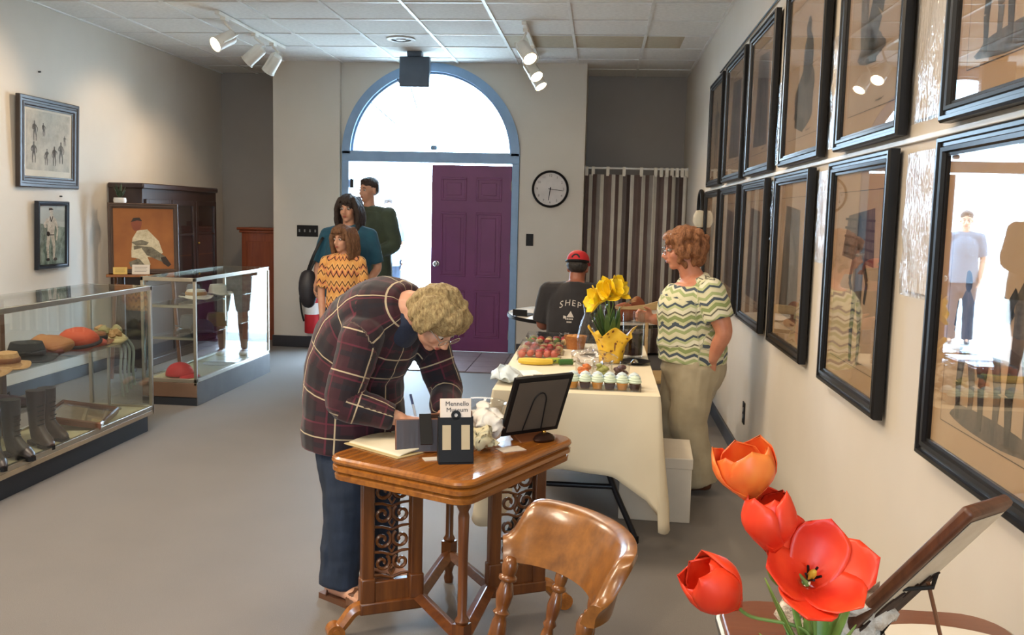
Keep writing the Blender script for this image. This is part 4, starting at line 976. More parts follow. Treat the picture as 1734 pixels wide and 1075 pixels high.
# ------------------------------------------------------------------ captain's chair in the foreground
ch = thing('captains_chair', 'glossy maple captain\'s chair with a curved crest rail and turned spindles', 'chair', (-.10, 1.90, 0), rad(31))
RZ = .675
def rail_c(t):                                                  # centre line of the rail, x towards the back
    a = t*1.25; return V((.108*(cos(a)-cos(1.25))/(1-cos(1.25)), .192*sin(a)/sin(1.25), 0))
def rail_sec(u, v):
    t = u*2-1; c = rail_c(t); d = (rail_c(min(t+.02, 1.02))-rail_c(max(t-.02, -1.02))).normalized(); nrm = V((d.y, -d.x, 0))
    if nrm.x < 0 and abs(t) < .5: nrm = -nrm
    e = 1-abs(t); hgt = .045+.085*(1/(1+math.exp(-(e-.16)*26)))
    th = .017+.006*min(1, e*5)
    pr = [(-th, 0), (-th*1.0, hgt*.35), (-th*.7, hgt*.7), (-th*.55, hgt*.92), (0, hgt), (th*.9, hgt*1.0), (th*1.15, hgt*.9), (th*.9, hgt*.7), (th*.75, hgt*.4), (th, 0), (0, -.004)]
    k = int(round(v*len(pr))) % len(pr); x, z = pr[k]
    out = nrm*(x + .35*z)
    return tuple(c+out+V((0, 0, RZ+z)))
mb = MB(); mb.surf(rail_sec, 40, 11)
for t_ in (0, 1):
    ring = [rail_sec(t_, k/11) for k in range(11)]; mb.add(ring, [tuple(range(11)) if t_ else tuple(range(11))[::-1]])
mb.build('crest_rail', m_maple, ch, smooth=50)
spro = [(.0, 0), (.011, .0), (.012, .02), (.015, .05), (.010, .07), (.013, .09), (.017, .12), (.014, .16), (.011, .175), (.016, .185), (.011, .195), (.014, .21), (.0165, .235), (.012, .262), (.010, .268), (.017, .274), (.017, .282), (.012, .287), (.0145, .30), (.015, .315), (.010, .335), (.0, .338)]
m_mapled = wood('maple_spindle', '5A2F12', '84501F', 2, .26, .4)
for t_ in (-.93, -.32, .32, .93):
    c = rail_c(t_); top = V((c.x, c.y, RZ+.012)); bot = V((c.x*.75-.05, c.y*.92, .40)); L = (top-bot).length
    mb = MB(); T = frame_T(bot, (0, 1, 0), top-bot); sc_ = 1.25 if abs(t_) > .5 else 1
    mb.lathe([(r*sc_, z*L/.338) for r, z in spro], 16, T); mb.build('spindle', m_mapled, ch, smooth=60)
mb = MB(); mb.lathe([(0, .375), (.19, .375), (.222, .385), (.224, .403), (.20, .410), (0, .400)], 36, TR((-.15, 0, 0)))
mb.build('seat', m_maple, ch, smooth=50)
for sx, sy in ((-1, -1), (-1, 1), (1, -1), (1, 1)):
    top = V((-.15+.13*sx, .13*sy, .378)); bot = V((-.15+.19*sx, .19*sy, 0)); L = (top-bot).length
    mb = MB(); mb.lathe([(r*1.25, z*L/.338) for r, z in spro], 16, frame_T(bot, (0, 1, 0), top-bot)); mb.build('leg', m_mapled, ch, smooth=60)
for a, b in (((-.31, -.17, .12), (-.31, .17, .12)), ((.01, -.17, .12), (.01, .17, .12)), ((-.31, -.17, .16), (.01, -.17, .16)), ((-.31, .17, .16), (.01, .17, .16))):
    MB().tube([a, tuple((V(a)+V(b))/2), b], [.009, .014, .009], 10).build('stretcher', m_mapled, ch)

# ------------------------------------------------------------------ buffet: folding table, cloth, food
BX0, BX1, BY0, BY1, BZ = -.445, .275, 4.0, 5.6, .695
m_cloth = M('tablecloth_cream', 'E4D9BF', 'DED2B7', .85, scale=3)
m_steel = M('black_steel', '1D1E24', None, .4, .3)
bt = thing('folding_table', 'long folding table with black steel legs under the cream cloth', 'table', ((BX0+BX1)/2, (BY0+BY1)/2, 0))
MB().box((-.35, -.78, .65), (.35, .78, .685)).build('tabletop', M('table_grey', 'B5B2A8', None, .6), bt, bevel=.006)
for s in (-1, 1):
    y = s*.68
    for sx in (-1, 1):
        MB().tube(catmull([(sx*.06, y, .65), (sx*.10, y, .50), (sx*.17, y, .28), (sx*.27, y, .06), (sx*.285, y, .012)], 4), .0135, 10).build('leg', m_steel, bt)
        MB().lathe([(0, 0), (.017, 0), (.017, .03), (0, .032)], 12, TR((sx*.285, y, 0))).build('foot_cap', m_black, bt)
    MB().tube([(-.185, y, .255), (.185, y, .255)], .012, 10).build('crossbar', m_steel, bt); MB().tube([(0, y, .60), (0, y*.3, .64)], .010, 8).build('brace', m_steel, bt)
def cloth():
    hx_, hy_ = (BX1-BX0)/2+.004, (BY1-BY0)/2+.004; per = []; r = .012
    P = rrect(hx_, hy_, r, 5); pts = []
    for i in range(len(P)):                                       # densify the outline
        a, b = V(P[i]+(0,)), V(P[(i+1) % len(P)]+(0,)); n = max(1, int((b-a).length/.03))
        for k in range(n): pts.append(a.lerp(b, k/n))
    N = len(pts); vs = []; fs = []; rows = 14
    for i, p in enumerate(pts):
        d = pts[(i+1) % N]-pts[i-1]; nrm = V((d.y, -d.x, 0)).normalized()
        dc = math.hypot(abs(p.x)-hx_, abs(p.y)-hy_); g = math.exp(-(dc/.13)**2)
        drop = .345+.235*math.exp(-(dc/.075)**1.3)+.02*g-.012*math.exp(-((p.x+.05)/.1)**2)*(p.y < -hy_+.05)
        fold = .012*sin(p.y*15+1)*(abs(abs(p.x)-hx_) < .02) + .009*sin(p.x*13+.6)*(abs(abs(p.y)-hy_) < .02)
        for j in range(rows+1):
            k = j/rows; off = (.010+.045*g+fold)*k**1.2+.004*(j > 0)
            side = .055*g*sin((dc*32))*k
            tang = d.normalized()
            q = p+nrm*off+tang*side
            vs.append((q.x, q.y, -drop*k + (.0 if j else .002)))
    for i in range(N):
        for j in range(rows):
            a = i*(rows+1)+j; b = ((i+1) % N)*(rows+1)+j; fs.append((a, a+1, b+1, b))
    fs.append(tuple(i*(rows+1) for i in range(N)))
    mb = MB(); mb.add(vs, fs)
    o = mb.build('tablecloth', m_cloth, None, smooth=60, solid=.0025); o.location = ((BX0+BX1)/2, (BY0+BY1)/2, BZ)
    tag(o, 'cream cloth with drooping pointed corners over the long buffet table', 'tablecloth')
cloth()
bz = BZ+.004
def on(x, y, z=0): return (x, y, bz+z)
t = thing('carton', 'white cardboard box on the floor beside the buffet table', 'box', (.312, 4.64, 0), rad(-3))
m_box = M('box_white', 'DAD2C4', 'D3CBBD', .8); MB().box((-.172, -.20, 0), (.172, .20, .305)).build('box_body', m_box, t, bevel=.004); MB().box((-.176, -.204, .265), (.176, .204, .318)).build('lid', m_box, t, bevel=.004)
# cupcakes in their clear tray
tr = thing('cupcake_tray', 'clear plastic tray of cupcakes on the near end of the buffet', 'tray', on(.035, 4.155))
MB().box((-.165, -.085, 0), (.165, .085, .003)).build('tray_floor', m_clear, tr, smooth=0)
for a, b in (((-.165, -.085, 0), (.165, -.082, .03)), ((-.165, .082, 0), (.165, .085, .03)), ((-.165, -.085, 0), (-.162, .085, .03)), ((.162, -.085, 0), (.165, .085, .03))): MB().box(a, b).build('tray_side', m_clear, tr, smooth=0)
fr_c = [M('frosting_mint', 'C5D6C0', 'D0DECB', .6), M('frosting_ivory', 'E6DEC2', 'EEE7CF', .6), M('frosting_blue', 'C3D3DA', 'CCDBE0', .6)]
ck_c = [M('cake_yellow', 'C98E45', 'B87F3A', .8), M('cake_chocolate', '4A2C1E', '3E2519', .8)]
swirl = [(0, .030), (.027, .030), (.031, .036), (.027, .041), (.028, .045), (.021, .051), (.021, .054), (.012, .060), (0, .065)]
for r in range(2):
    for c in range(6):
        k = (r*5+c*3) % 3; q = (c+r) % 2
        fn = ['mint green', 'ivory', 'pale blue'][k]; cn = ['yellow', 'chocolate'][q]
        row = ['near', 'far'][r]; pos = ['leftmost', 'second', 'third', 'fourth', 'fifth', 'rightmost'][c]
        t = thing('cupcake', '%s frosted %s cupcake, %s in the %s row of the clear tray' % (fn, cn, pos, row), 'cupcake', on(.035-.1375+.055*c, 4.155-.042+.084*r, .003), group='cupcakes in the clear tray')
        MB().lathe([(0, 0), (.019, 0), (.027, .034), (0, .036)], 18).build('cake', ck_c[q], t); MB().lathe(swirl, 20).build('frosting', fr_c[k], t)
def tub(label, loc, mfill, seed, filln):
    t = thing('deli_tub', label, 'tub', loc, group='clear deli tubs on the buffet')
    MB().lathe([(0, .001), (.040, .001), (.046, .06), (.050, .075), (.050, .079), (.044, .075), (.038, .004), (0, .004)], 26).build('tub', m_clear, t)
    rd = random.Random(seed); 
    for k in range(14):
        a = rd.uniform(0, 6.28); rr = .022*math.sqrt(rd.random()); me = MB().ell((rr*cos(a), rr*sin(a), .016+.043*k/14), (.017, .013, .012), n=8).mesh('piece'); noisy(me, .004, 60, k); me.materials.append(mfill); me.polygons.foreach_set('use_smooth', [True]*len(me.polygons)); link(filln, me, t)
m_carrot = M('carrot_orange', 'D9752E', 'C9641F', .5); m_greenf = M('melon_green', 'B7B25A', '8F9A48', .5); m_berry = M('berry_dark', '3B1620', '54202A', .4)
tub('clear tub of orange carrots left of the other tubs', on(-.055, 4.40), m_carrot, 1, 'carrot_piece'); tub('clear tub of pale green pieces between carrots and berries', on(.03, 4.43), m_greenf, 2, 'green_piece'); tub('clear tub of dark red berries right of the other tubs', on(.115, 4.41), m_berry, 3, 'berry')
def clam(label, loc, w, d, h, items, rz=0):
    t = thing('salad_box', label, 'food box', loc, rz, 'clear hinged food boxes on the buffet')
    MB().box((-w, -d, 0), (w, d, .004)).build('box_floor', m_clear, t, smooth=0)
    mb = MB(); mb.surf(lambda u, v: ((w*.94+.06*w*v)*[1, -1, -1, 1][int(u*4) % 4], (d*.94+.06*d*v)*[1, 1, -1, -1][int(u*4) % 4], h*v), 4, 2, wrap=True); mb.build('box_sides', m_clear, t, smooth=0)
    MB().box((-w, -d, h), (w, d, h+.012)).build('box_lid', m_clear, t, bevel=.004, smooth=0)
    rd = random.Random(len(label)); ncol = max(2, int(w*2/.045)); nrow = max(2, int(d*2/.045))
    for i in range(ncol):
        for j in range(nrow):
            m = items[rd.randrange(len(items))]
            me = MB().ell((-w+.03+(2*w-.06)*i/(ncol-1)+rd.uniform(-.005, .005), -d+.03+(2*d-.06)*j/(nrow-1), .028+rd.uniform(0, .008)), (.022, .020, .019), n=8).mesh('fruit'); noisy(me, .006, 40, i+j*3); me.materials.append(m); me.polygons.foreach_set('use_smooth', [True]*len(me.polygons)); link('fruit_piece', me, t)
m_straw_b = M('strawberry', 'B8242A', 'C8463A', .4); m_pinkf = M('ham_pink', 'C9705A', 'BE5C4C', .5); m_crm = M('cracker', 'DCC08A', 'CDAE74', .7)
clam('clear box of pink sliced fruit at the left edge of the buffet', on(-.305, 4.93), .115, .085, .045, [m_pinkf, m_pinkf, m_straw_b])
clam('clear box of strawberries behind the pink sliced fruit box', on(-.30, 5.15), .12, .10, .05, [m_straw_b, m_straw_b, m_crm])
clam('far clear box of crackers and salad at the far end of the buffet', on(-.285, 5.42), .125, .10, .06, [m_crm, M('salad_green', '6C8A3E', None, .6), m_straw_b])
t = thing('banana', 'yellow banana lying before the pink fruit box', 'fruit', on(-.30, 4.73)); P = catmull([(-.10, .0, .018), (-.05, -.015, .018), (.02, -.018, .018), (.08, .0, .018)], 6)
MB().tube(P, [.005]+[.012+.007*sin(pi*i/(len(P)-1)) for i in range(1, len(P)-1)]+[.004], 8).build('peel', M('banana_yellow', 'E2C24A', 'D8B53C', .5), t); MB().tube([P[-1], tuple(V(P[-1])+V((.014, .006, .006)))], .004, 6).build('stalk', m_leafd, t)
for lb, p, c, n_ in (('pale green pepper between the banana and the cucumber', (-.225, 4.76), 'A9B84A', 'green_pepper'), ('dark green cucumber end right of the pale green pepper', (-.155, 4.74), '3E6A32', 'cucumber')):
    t = thing(n_, lb, 'vegetable', on(*p), rad(20)); P = [(-.04, 0, .017), (-.02, 0, .018), (.02, 0, .018), (.038, 0, .017)]
    MB().tube(catmull(P, 4), [.006]+[.016]*11+[.006], 10).build('skin', M(n_+'_skin', c, None, .4), t); MB().tube([(.038, 0, .017), (.052, .003, .02)], .004, 6).build('stem', m_leafd, t)
# vase, flower pot, flowers
t = thing('glass_vase', 'tall clear glass vase behind the yellow flowers', 'vase', on(-.02, 5.10)); MB().lathe([(0, .002), (.075, .002), (.085, .02), (.092, .10), (.075, .18), (.055, .235), (.062, .275), (.072, .285), (.066, .285), (.05, .235), (.07, .18), (.086, .10), (.07, .012), (0, .008)], 32).build('vase_glass', m_clear, t)
t_ = NT('spotted_foil'); t_.set(.35); vo = t_.new('ShaderNodeTexVoronoi'); t_.link(t_.coord('Object'), vo.inputs['Vector']); vo.inputs['Scale'].default_value = 34
t_.link(t_.ramp(vo.outputs[0], [(.0, hx('5A2E12')), (.24, hx('7A4418')), (.32, hx('E3B32A')), (1, hx('EFC640'))]), t_.p.inputs['Base Color'])
pot = thing('flower_pot', 'flower pot wrapped in yellow foil with brown spots on the buffet', 'pot', on(.075, 4.90))
MB().lathe([(0, 0), (.058, 0), (.068, .07), (.074, .105), (.068, .105), (.05, .08), (0, .075)], 24).build('pot', M('pot_brown', '8A5A32', None, .6), pot)
mb = MB(); mb.surf(lambda u, v: ((.062+.012*v+.045*v**3+.014*v*v*sin(2*pi*u*6)+.006*sin(2*pi*u*11)*v)*cos(2*pi*u), (.062+.012*v+.045*v**3+.014*v*v*sin(2*pi*u*6))*sin(2*pi*u), .002+.165*v+.03*v*v*sin(2*pi*u*4+1)), 60, 10, wrap=True); mb.build('foil_wrap', t_.m, pot, smooth=180, solid=.0015)
MB().lathe([(0, .098), (.067, .098), (.06, .104), (0, .106)], 18).build('soil', m_dark, pot)
m_leaf = M('leaf_green', '3C5A2A', '54743A', .45); m_stem = M('stem_green', '6E8A42', '7E9A50', .5); m_yel = M('petal_yellow', 'F2D21E', 'E8BF10', .5, scale=12, sss=.15)
fl = thing('leaf_clump', 'clump of upright dark green leaves growing in the yellow pot', 'plant', on(.06, 4.91, .107))
rd = random.Random(4)
for k in range(16):
    a = rd.uniform(0, 6.28); r = .035*rd.random(); s = rd.uniform(.03, .07); mb = MB(); leaf(mb, (r*cos(a), r*sin(a), 0), (r*cos(a)+s*cos(a)-.02, r*sin(a)+s*sin(a), rd.uniform(.13, .20)), .017, 0); mb.build('leaf', m_leaf, fl, solid=.0012, smooth=180)
def bloom_T(c, axis): return frame_T(c, V(axis).orthogonal(), axis)
def petal(mb, T, phi, L, Wd, open_, curl=0, n=8):
    def f(u, v):
        a = (u-.5)*2; k_ = abs((.07+.93*v)**.9*2-1); wv = Wd*max(0, 1-k_**2.6)**.5+.0004
        r = L*(.09+.40*sin(min(v*1.5, 1)*pi/2)*(1+open_*v*1.6)*(1-max(0, .62-open_*1.3)*max(0, v-.35)**1.5*1.25)) + curl*L*v**4
        z = L*v*(1-.38*open_*v)
        ang = phi + a*wv/max(r, .2*L)*1.0
        rr = r*(1-.10*a*a*(1-v))
        return T @ V((rr*cos(ang), rr*sin(ang), z-.04*L*abs(a)**3))
    mb.surf(f, 8, n)
def flower(name, label, base, c, axis, L, mpet, op, group, cat='flower', stem_r=.003, centre=None, np_=6, loc=None, seed=0):
    t = thing(name, label, cat, base, group=group); c = V(c)-V(base); ax = V(axis).normalized(); rd = random.Random(seed)
    T = bloom_T(c - ax*L*.45, ax)
    for k in range(np_):
        mb = MB(); petal(mb, T, 2*pi*k/np_+seed, L*(1 if k % 2 else .93), L*(.56 if op > .6 else .48), op*(1.0 if k % 2 else .8)+rd.uniform(-.05, .08), curl=.12*op); mb.build('petal', mpet, t, smooth=180, solid=.0012)
    b = c-ax*L*.43
    MB().tube(catmull([(0, 0, 0), tuple(V((0, 0, 1))*b.length*.35+b*.12), tuple(b-ax*b.length*.22), tuple(b)], 6), stem_r, 8).build('stem', m_stem, t)
    if centre:
        q = MB(); q.ell((0, 0, L*.28), (L*.07, L*.07, L*.16), T=T, n=10); q.build('pistil', centre, t)
        for k in range(5): MB().tube([T @ V((0, 0, L*.1)), T @ V((L*.13*cos(k*1.256), L*.13*sin(k*1.256), L*.36))], L*.022, 6).build('stamen', m_black, t)
    return t
FB = on(.06, 4.91, .107); G3 = 'yellow flowers in the spotted pot'
for k, (x, y, z, ax, lb) in enumerate([(.02, 4.90, 1.055, (-.6, -.5, .5), 'yellow flower highest on the left of the pot'), (-.025, 4.88, 1.025, (-1, -.4, .1), 'yellow flower hanging lowest to the left'),
     (.06, 4.88, 1.075, (.1, -.8, .7), 'yellow flower in the middle of the bunch, facing the camera'), (.10, 4.90, 1.09, (.7, -.4, .5), 'yellow flower at the upper right of the bunch'), (.075, 4.96, 1.10, (.2, .3, 1), 'yellow flower at the back of the bunch')]):
    flower('yellow_flower', lb, FB, (x, y, z), ax, .088, m_yel, .55, G3, seed=k)
t = thing('dried_flower', 'thin dried beige bloom to the right of the yellow flowers', 'flower', FB); MB().tube(catmull([(0, 0, 0), (.03, 0, .1), (.06, 0, .18), (.10, 0, .215)], 6), .0025, 6).build('stem', m_straw, t)
for k in range(4): mb = MB(); leaf(mb, (.09, 0, .21), (.14, -.01+.008*k, .222+.008*k), .008); mb.build('petal', m_straw, t, solid=.001, smooth=180)
# pitcher, plate, cup, basket
t = thing('drink_pitcher', 'clear pitcher of dark drink on the right of the buffet', 'pitcher', on(.195, 5.09)); pf = [(0, .003), (.05, .003), (.056, .02), (.058, .16), (.062, .245), (.064, .25), (.060, .25), (.055, .16), (.052, .02), (0, .008)]
MB().lathe(pf, 28).build('pitcher_glass', m_clear, t); MB().lathe([(0, .009), (.051, .018), (.0535, .14), (.0, .141)], 24).build('dark_drink', M('drink_brown', '2A1214', '321618', .2), t)
MB().tube(catmull([(.056, 0, .21), (.09, 0, .20), (.095, 0, .13), (.058, 0, .07)], 6), .007, 8).build('handle', m_clear, t)
t = thing('dark_plate', 'round dark plate at the right edge of the buffet', 'plate', on(.20, 4.88)); MB().lathe([(0, 0), (.045, 0), (.068, .010), (.082, .014), (.082, .017), (.066, .014), (.04, .005), (0, .005)], 32).build('plate_dish', m_black, t); MB().lathe([(.0, .006), (.02, .008), (.012, .02), (0, .026)], 16).build('silver_handle', m_chrome, t)
t = thing('bread_basket', 'small brown basket of rolls left of the glass vase', 'basket', on(-.125, 5.36)); MB().lathe([(0, 0), (.05, 0), (.065, .07), (.068, .075), (.06, .07), (.046, .006), (0, .006)], 22).build('basket_weave', M('wicker', 'B0703A', '9C5E2E', .8, scale=60, bump=.5), t)
for k in range(4): MB().ell((.028*cos(k*1.57), .028*sin(k*1.57), .062), (.028, .024, .02)).build('roll', M('bread_roll', 'B9803F', 'A66C2E', .7), t)
crumple('plastic_bag', 'white plastic bag of napkins on the left near corner of the buffet', 'bag', on(-.41, 4.20), (.07, .10, .022), .03, 14, M('bag_white', 'DCE6EA', 'D0DDE4', .3), 4)
crumple('plastic_wrap', 'pale crumpled plastic wrap behind the deli tubs', 'wrap', on(-.01, 4.60), (.11, .06, .04), .03, 15, glassmat('wrap_film', (.93, .93, .97), 1.6), 6)
for k, (x, y) in enumerate([(-.36, 4.40), (-.33, 4.44), (-.38, 4.36)]): 
    t = thing('paper_napkin', 'white paper napkin, %s of three on the left of the buffet' % ['middle', 'right', 'left'][k], 'napkin', on(x, y, .004*k), .3*k+.1, 'white paper napkins fanned on the buffet'); MB().box((-.06, -.06, 0), (.06, .06, .003)).build('napkin_sheet', m_tissw, t)

# ------------------------------------------------------------------ round table at the far end and its chair
rt = thing('round_table', 'round dark-rimmed table strewn with papers beyond the buffet', 'table', (-.0, 7.42, 0))
MB().lathe([(0, .655), (.70, .655), (.715, .662), (.715, .682), (.705, .69), (0, .69)], 56).build('tabletop', M('laminate_white', 'CFC8BC', 'C7C0B4', .4), rt); MB().lathe([(.712, .660), (.722, .660), (.722, .686), (.712, .686)], 56, cap=False).build('rim', m_black, rt)
MB().lathe([(0, 0), (.30, 0), (.30, .02), (.05, .06), (.04, .62), (.12, .655), (0, .655)], 24).build('pedestal', m_steel, rt)
for k, (x, y, r_) in enumerate([(-.50, 7.25, .2), (-.40, 7.45, .9), (-.56, 7.42, -.3), (-.22, 7.62, .5), (.15, 7.2, .1), (.3, 7.4, .8)]):
    t = thing('paper_sheet', ['cream paper sheet at the left rim of the round table', 'tan paper sheet behind the left sheets of the round table', 'white sheet nearest the purple door on the round table', 'paper sheet at the far side of the round table', 'paper sheet right of the seated man', 'paper sheet at the right of the round table'][k], 'paper', (x, y, .691+.003*k), r_, 'papers on the round table')
    MB().box((-.11, -.14, 0), (.11, .14, .0025)).build('sheet', [m_label, m_paper_o, m_label, m_paper_o, m_label, m_label][k], t)
t = thing('open_case', 'thin dark folder standing open at the left rim of the round table', 'folder', (-.56, 7.15, .692), rad(-20)); MB().box((-.06, -.10, 0), (.06, .10, .006)).build('folder_base', m_black, t); MB().box((-.06, -.10, .006), (.06, -.095, .05)).build('folder_flap', m_black, t)
cw_ = thing('side_chair', 'pale wooden chair with a shaped top rail behind the buffet, right of the seated man', 'chair', (.36, 6.30, 0), rad(8)); m_pale = wood('pale_wood', 'A98A5C', 'C2A676', 0, .4, .2)
mb = MB(); pts = [(-.30, .665), (-.15, .66), (-.02, .675), (.06, .70), (.15, .705), (.22, .70), (.24, .675), (.16, .645), (.05, .64), (-.05, .64), (-.15, .64), (-.30, .645)]
mb.prism([(x, z) for x, z in pts], -.012, .012, TR((0, .16, .19), (rad(90), 0, 0))); mb.build('top_rail', m_pale, cw_, bevel=.004, smooth=30)
for x in (-.20, .0, .18): MB().tube([(x, .155, .39), (x, .16, .84)], .012, 8).build('back_post', m_pale, cw_)
MB().box((-.21, -.2, .375), (.21, .2, .405)).build('seat', m_pale, cw_, bevel=.01)
for sx in (-1, 1):
    for sy in (-1, 1): MB().tube([(sx*.17, sy*.17, .38), (sx*.2, sy*.2, 0)], .015, 8).build('leg', m_pale, cw_)
t = thing('toy_bear', 'reddish brown stuffed bundle lying on the round table behind the pitcher', 'toy', (.20, 6.95, .69)); m_brn = M('plush_brown', '8A4A30', '9C5A3C', .95, bump=.4)
for c, r in (((0, 0, .07), (.11, .08, .07)), ((.09, -.02, .14), (.05, .05, .05)), ((-.09, -.05, .05), (.05, .04, .03)), ((.12, -.06, .04), (.05, .03, .03))):
    me = MB().ell(c, r).mesh('plush'); noisy(me, .012, 18, int(c[0]*90)); me.materials.append(m_brn); me.polygons.foreach_set('use_smooth', [True]*len(me.polygons)); link('plush_lump', me, t)
# ------------------------------------------------------------------ foreground table with tulips
ft = thing('side_table', 'brown wooden table with rounded corners in the right foreground', 'table', (.555, 1.42, 0))
mb = MB(); mb.prism(rrect(.285, .53, .09, 6), .632, .66); mb.build('tabletop', m_tabletop, ft, bevel=.006)
mb = MB(); pr = rrect(.287, .532, .09, 6); mb.tube([(x, y, .646) for x, y in pr], .009, 8, closed=True); mb.build('edge_band', m_alu, ft)
for sx in (-1, 1):
    for sy in (-1, 1): MB().tube([(sx*.23, sy*.45, 0), (sx*.22, sy*.44, .635)], .02, 10).build('leg', m_steel, ft)
FT = .6605
t = thing('white_platter', 'round white platter in the right foreground', 'platter', (.645, 1.575, FT)); MB().lathe([(0, 0), (.11, 0), (.13, .012), (.205, .035), (.208, .040), (.20, .042), (.12, .018), (0, .014)], 48).build('dish', M('porcelain_white', 'E9E2D4', 'E4DCCD', .25), t)
vz = thing('tulip_vase', 'clear vase holding the red tulips in the foreground', 'vase', (.372, 1.50, FT)); MB().lathe([(0, .002), (.045, .002), (.05, .02), (.042, .07), (.036, .10), (.044, .115), (.040, .115), (.032, .10), (.038, .07), (.045, .02), (0, .008)], 28).build('vase_glass', m_clear, vz)
m_tul = M('petal_red', 'DD2A16', 'F04A22', .42, scale=14, stretch=(1, 1, .4), sss=.12); m_tulo = M('petal_orange', 'E8481C', 'F58A3A', .42, scale=16, stretch=(1, 1, .4), sss=.12)
TB = (.372, 1.50, FT+.06); G4 = 'red tulips in the foreground vase'; cen = M('pistil_yellow', 'D8B83C', 'B59A2E', .5)
flower('tulip', 'highest orange red tulip with opening petals', TB, (.248, 1.50, 1.056), (-.22, -.1, 1), .100, m_tulo, .12, G4, seed=1, centre=cen)
flower('tulip', 'closed egg-shaped red tulip just below the highest one', TB, (.283, 1.47, .985), (-.10, -.12, 1), .100, m_tul, -.05, G4, seed=2)
flower('tulip', 'wide open red tulip showing its yellow and black centre', TB, (.357, 1.47, .912), (.15, -.80, .85), .100, m_tul, .66, G4, seed=.35, centre=cen)
flower('tulip', 'red tulip drooping to the left of the bunch', TB, (.207, 1.48, .868), (-.62, -.25, .55), .108, m_tul, -.02, G4, seed=4)
tl = thing('tulip_leaves', 'pale green tulip leaves rising from the vase', 'plant', TB); rd = random.Random(9)
for k, (x, y, z, w_) in enumerate([(-.09, -.02, .18, .016), (-.05, .02, .19, .018), (-.03, -.05, .10, .018), (.05, -.04, .12, .017), (.06, .0, .17, .016), (.01, .05, .16, .02), (-.07, .03, .14, .015), (.05, .04, .14, .016), (-.10, -.05, .10, .012)]):
    mb = MB(); leaf(mb, (0, 0, 0), (x, y, z), w_, .01, 8); mb.build('leaf', M('tulip_leaf', '6F9440', '8FB055', .45) if k == 0 else bpy.data.materials['tulip_leaf'], tl, solid=.0012, smooth=180)
# lace
lc = crumple('lace_doily', 'crumpled white lace cloth behind the tulip stems', 'doily', (.44, 1.63, FT), (.075, .07, .062), .05, 19, M('lace_white', 'ECE5DA', 'C9B9A6', .85, scale=60, bump=.5, bscale=200), 21)
# leaning plaque seen from behind
pq = thing('wooden_plaque', 'thick wooden plaque on a wire prop seen from behind, right foreground', 'plaque', (.50, 1.56, FT+.035))
e_u = V((.396, -.45, .80)).normalized(); e_w = V((.75, .66, 0)); e_w = (e_w-e_u*e_w.dot(e_u)).normalized(); e_n = e_u.cross(e_w)
TP = Matrix((e_w, e_u, e_n)).transposed().to_4x4(); PW, PH = .13, .405
TP.translation = V((-.09, .06, .012))
MB().box((0, 0, -.011), (PW, PH, .011), TP).build('board', M('plaque_wood', '4A2A1A', '5E3823', .4, scale=20, stretch=(1, 6, 1)), pq, bevel=.007)
sgn = -1 if (e_n.x < 0) else 1
yb = .0116*sgn
def pl_(mb, poly, d): mb.add([TP @ V((x, y, yb+sgn*d)) for x, y in poly], [tuple(range(len(poly)))])
mb = MB(); pl_(mb, [(.016, .10), (PW-.015, .10), (PW-.015, PH-.02), (.016, PH-.02)], .0005); mb.build('paper_backing', M('backing_cream', 'CFC3AE', 'C2B49C', .8, scale=20), pq, smooth=0, solid=.001)
mb = MB(); rd = random.Random(3); top = [(.02+(PW-.04)*i/14, .17+.05*i/14+rd.uniform(-.018, .018)) for i in range(15)]; bot = [(PW-.02-(PW-.04)*i/14, .0+rd.uniform(-.02, .03)) for i in range(15)]; pl_(mb, top+bot, .003); mb.build('torn_dark_paper', M('torn_bark', '2A1A12', '46301F', .9, scale=30, bump=.4), pq, smooth=0, solid=.003)
MB().tube([TP @ V((.07, .22, yb+sgn*.01)), V((.115, .02, .010))], .0035, 8).build('wire_prop', m_walnut, pq)
MB().tube([TP @ V((.03, .20, yb)), TP @ V((.07, .22, yb+sgn*.02)), TP @ V((.11, .22, yb))], .004, 8).build('prop_bracket', m_black, pq)

# ------------------------------------------------------------------ people
def remesh(mb, name, voxel, smooth=4, fac=.5):
    me = mb.mesh('tmp'); o = bpy.data.objects.new('tmp', me); C.objects.link(o)
    r = o.modifiers.new('r', 'REMESH'); r.mode = 'VOXEL'; r.voxel_size = voxel
    if smooth: s = o.modifiers.new('s', 'SMOOTH'); s.iterations = smooth; s.factor = fac
    dg = bpy.context.evaluated_depsgraph_get(); out = bpy.data.meshes.new_from_object(o.evaluated_get(dg)); out.name = name
    bpy.data.objects.remove(o); bpy.data.meshes.remove(me)
    out.polygons.foreach_set('use_smooth', [True]*len(out.polygons))
    return out
def rnd_chain(mb, pts, rads, n=14, side=None, round_ends=(True, True), k=5):
    """smooth tapered limb; rads scalar or (a, b)"""
    rr = [r if isinstance(r, (tuple, list)) else (r, r) for r in rads]
    cp = catmull(pts, k); cr = catmull([(a, b, 0) for a, b in rr], k); cr = [(max(a, .002), max(b, .002)) for a, b, _ in cr]
    mb.tube(cp, cr, n, side=side)
    for e, i in ((round_ends[0], 0), (round_ends[1], -1)):
        if e: mb.ell(cp[i], min(cr[i]), n=12)
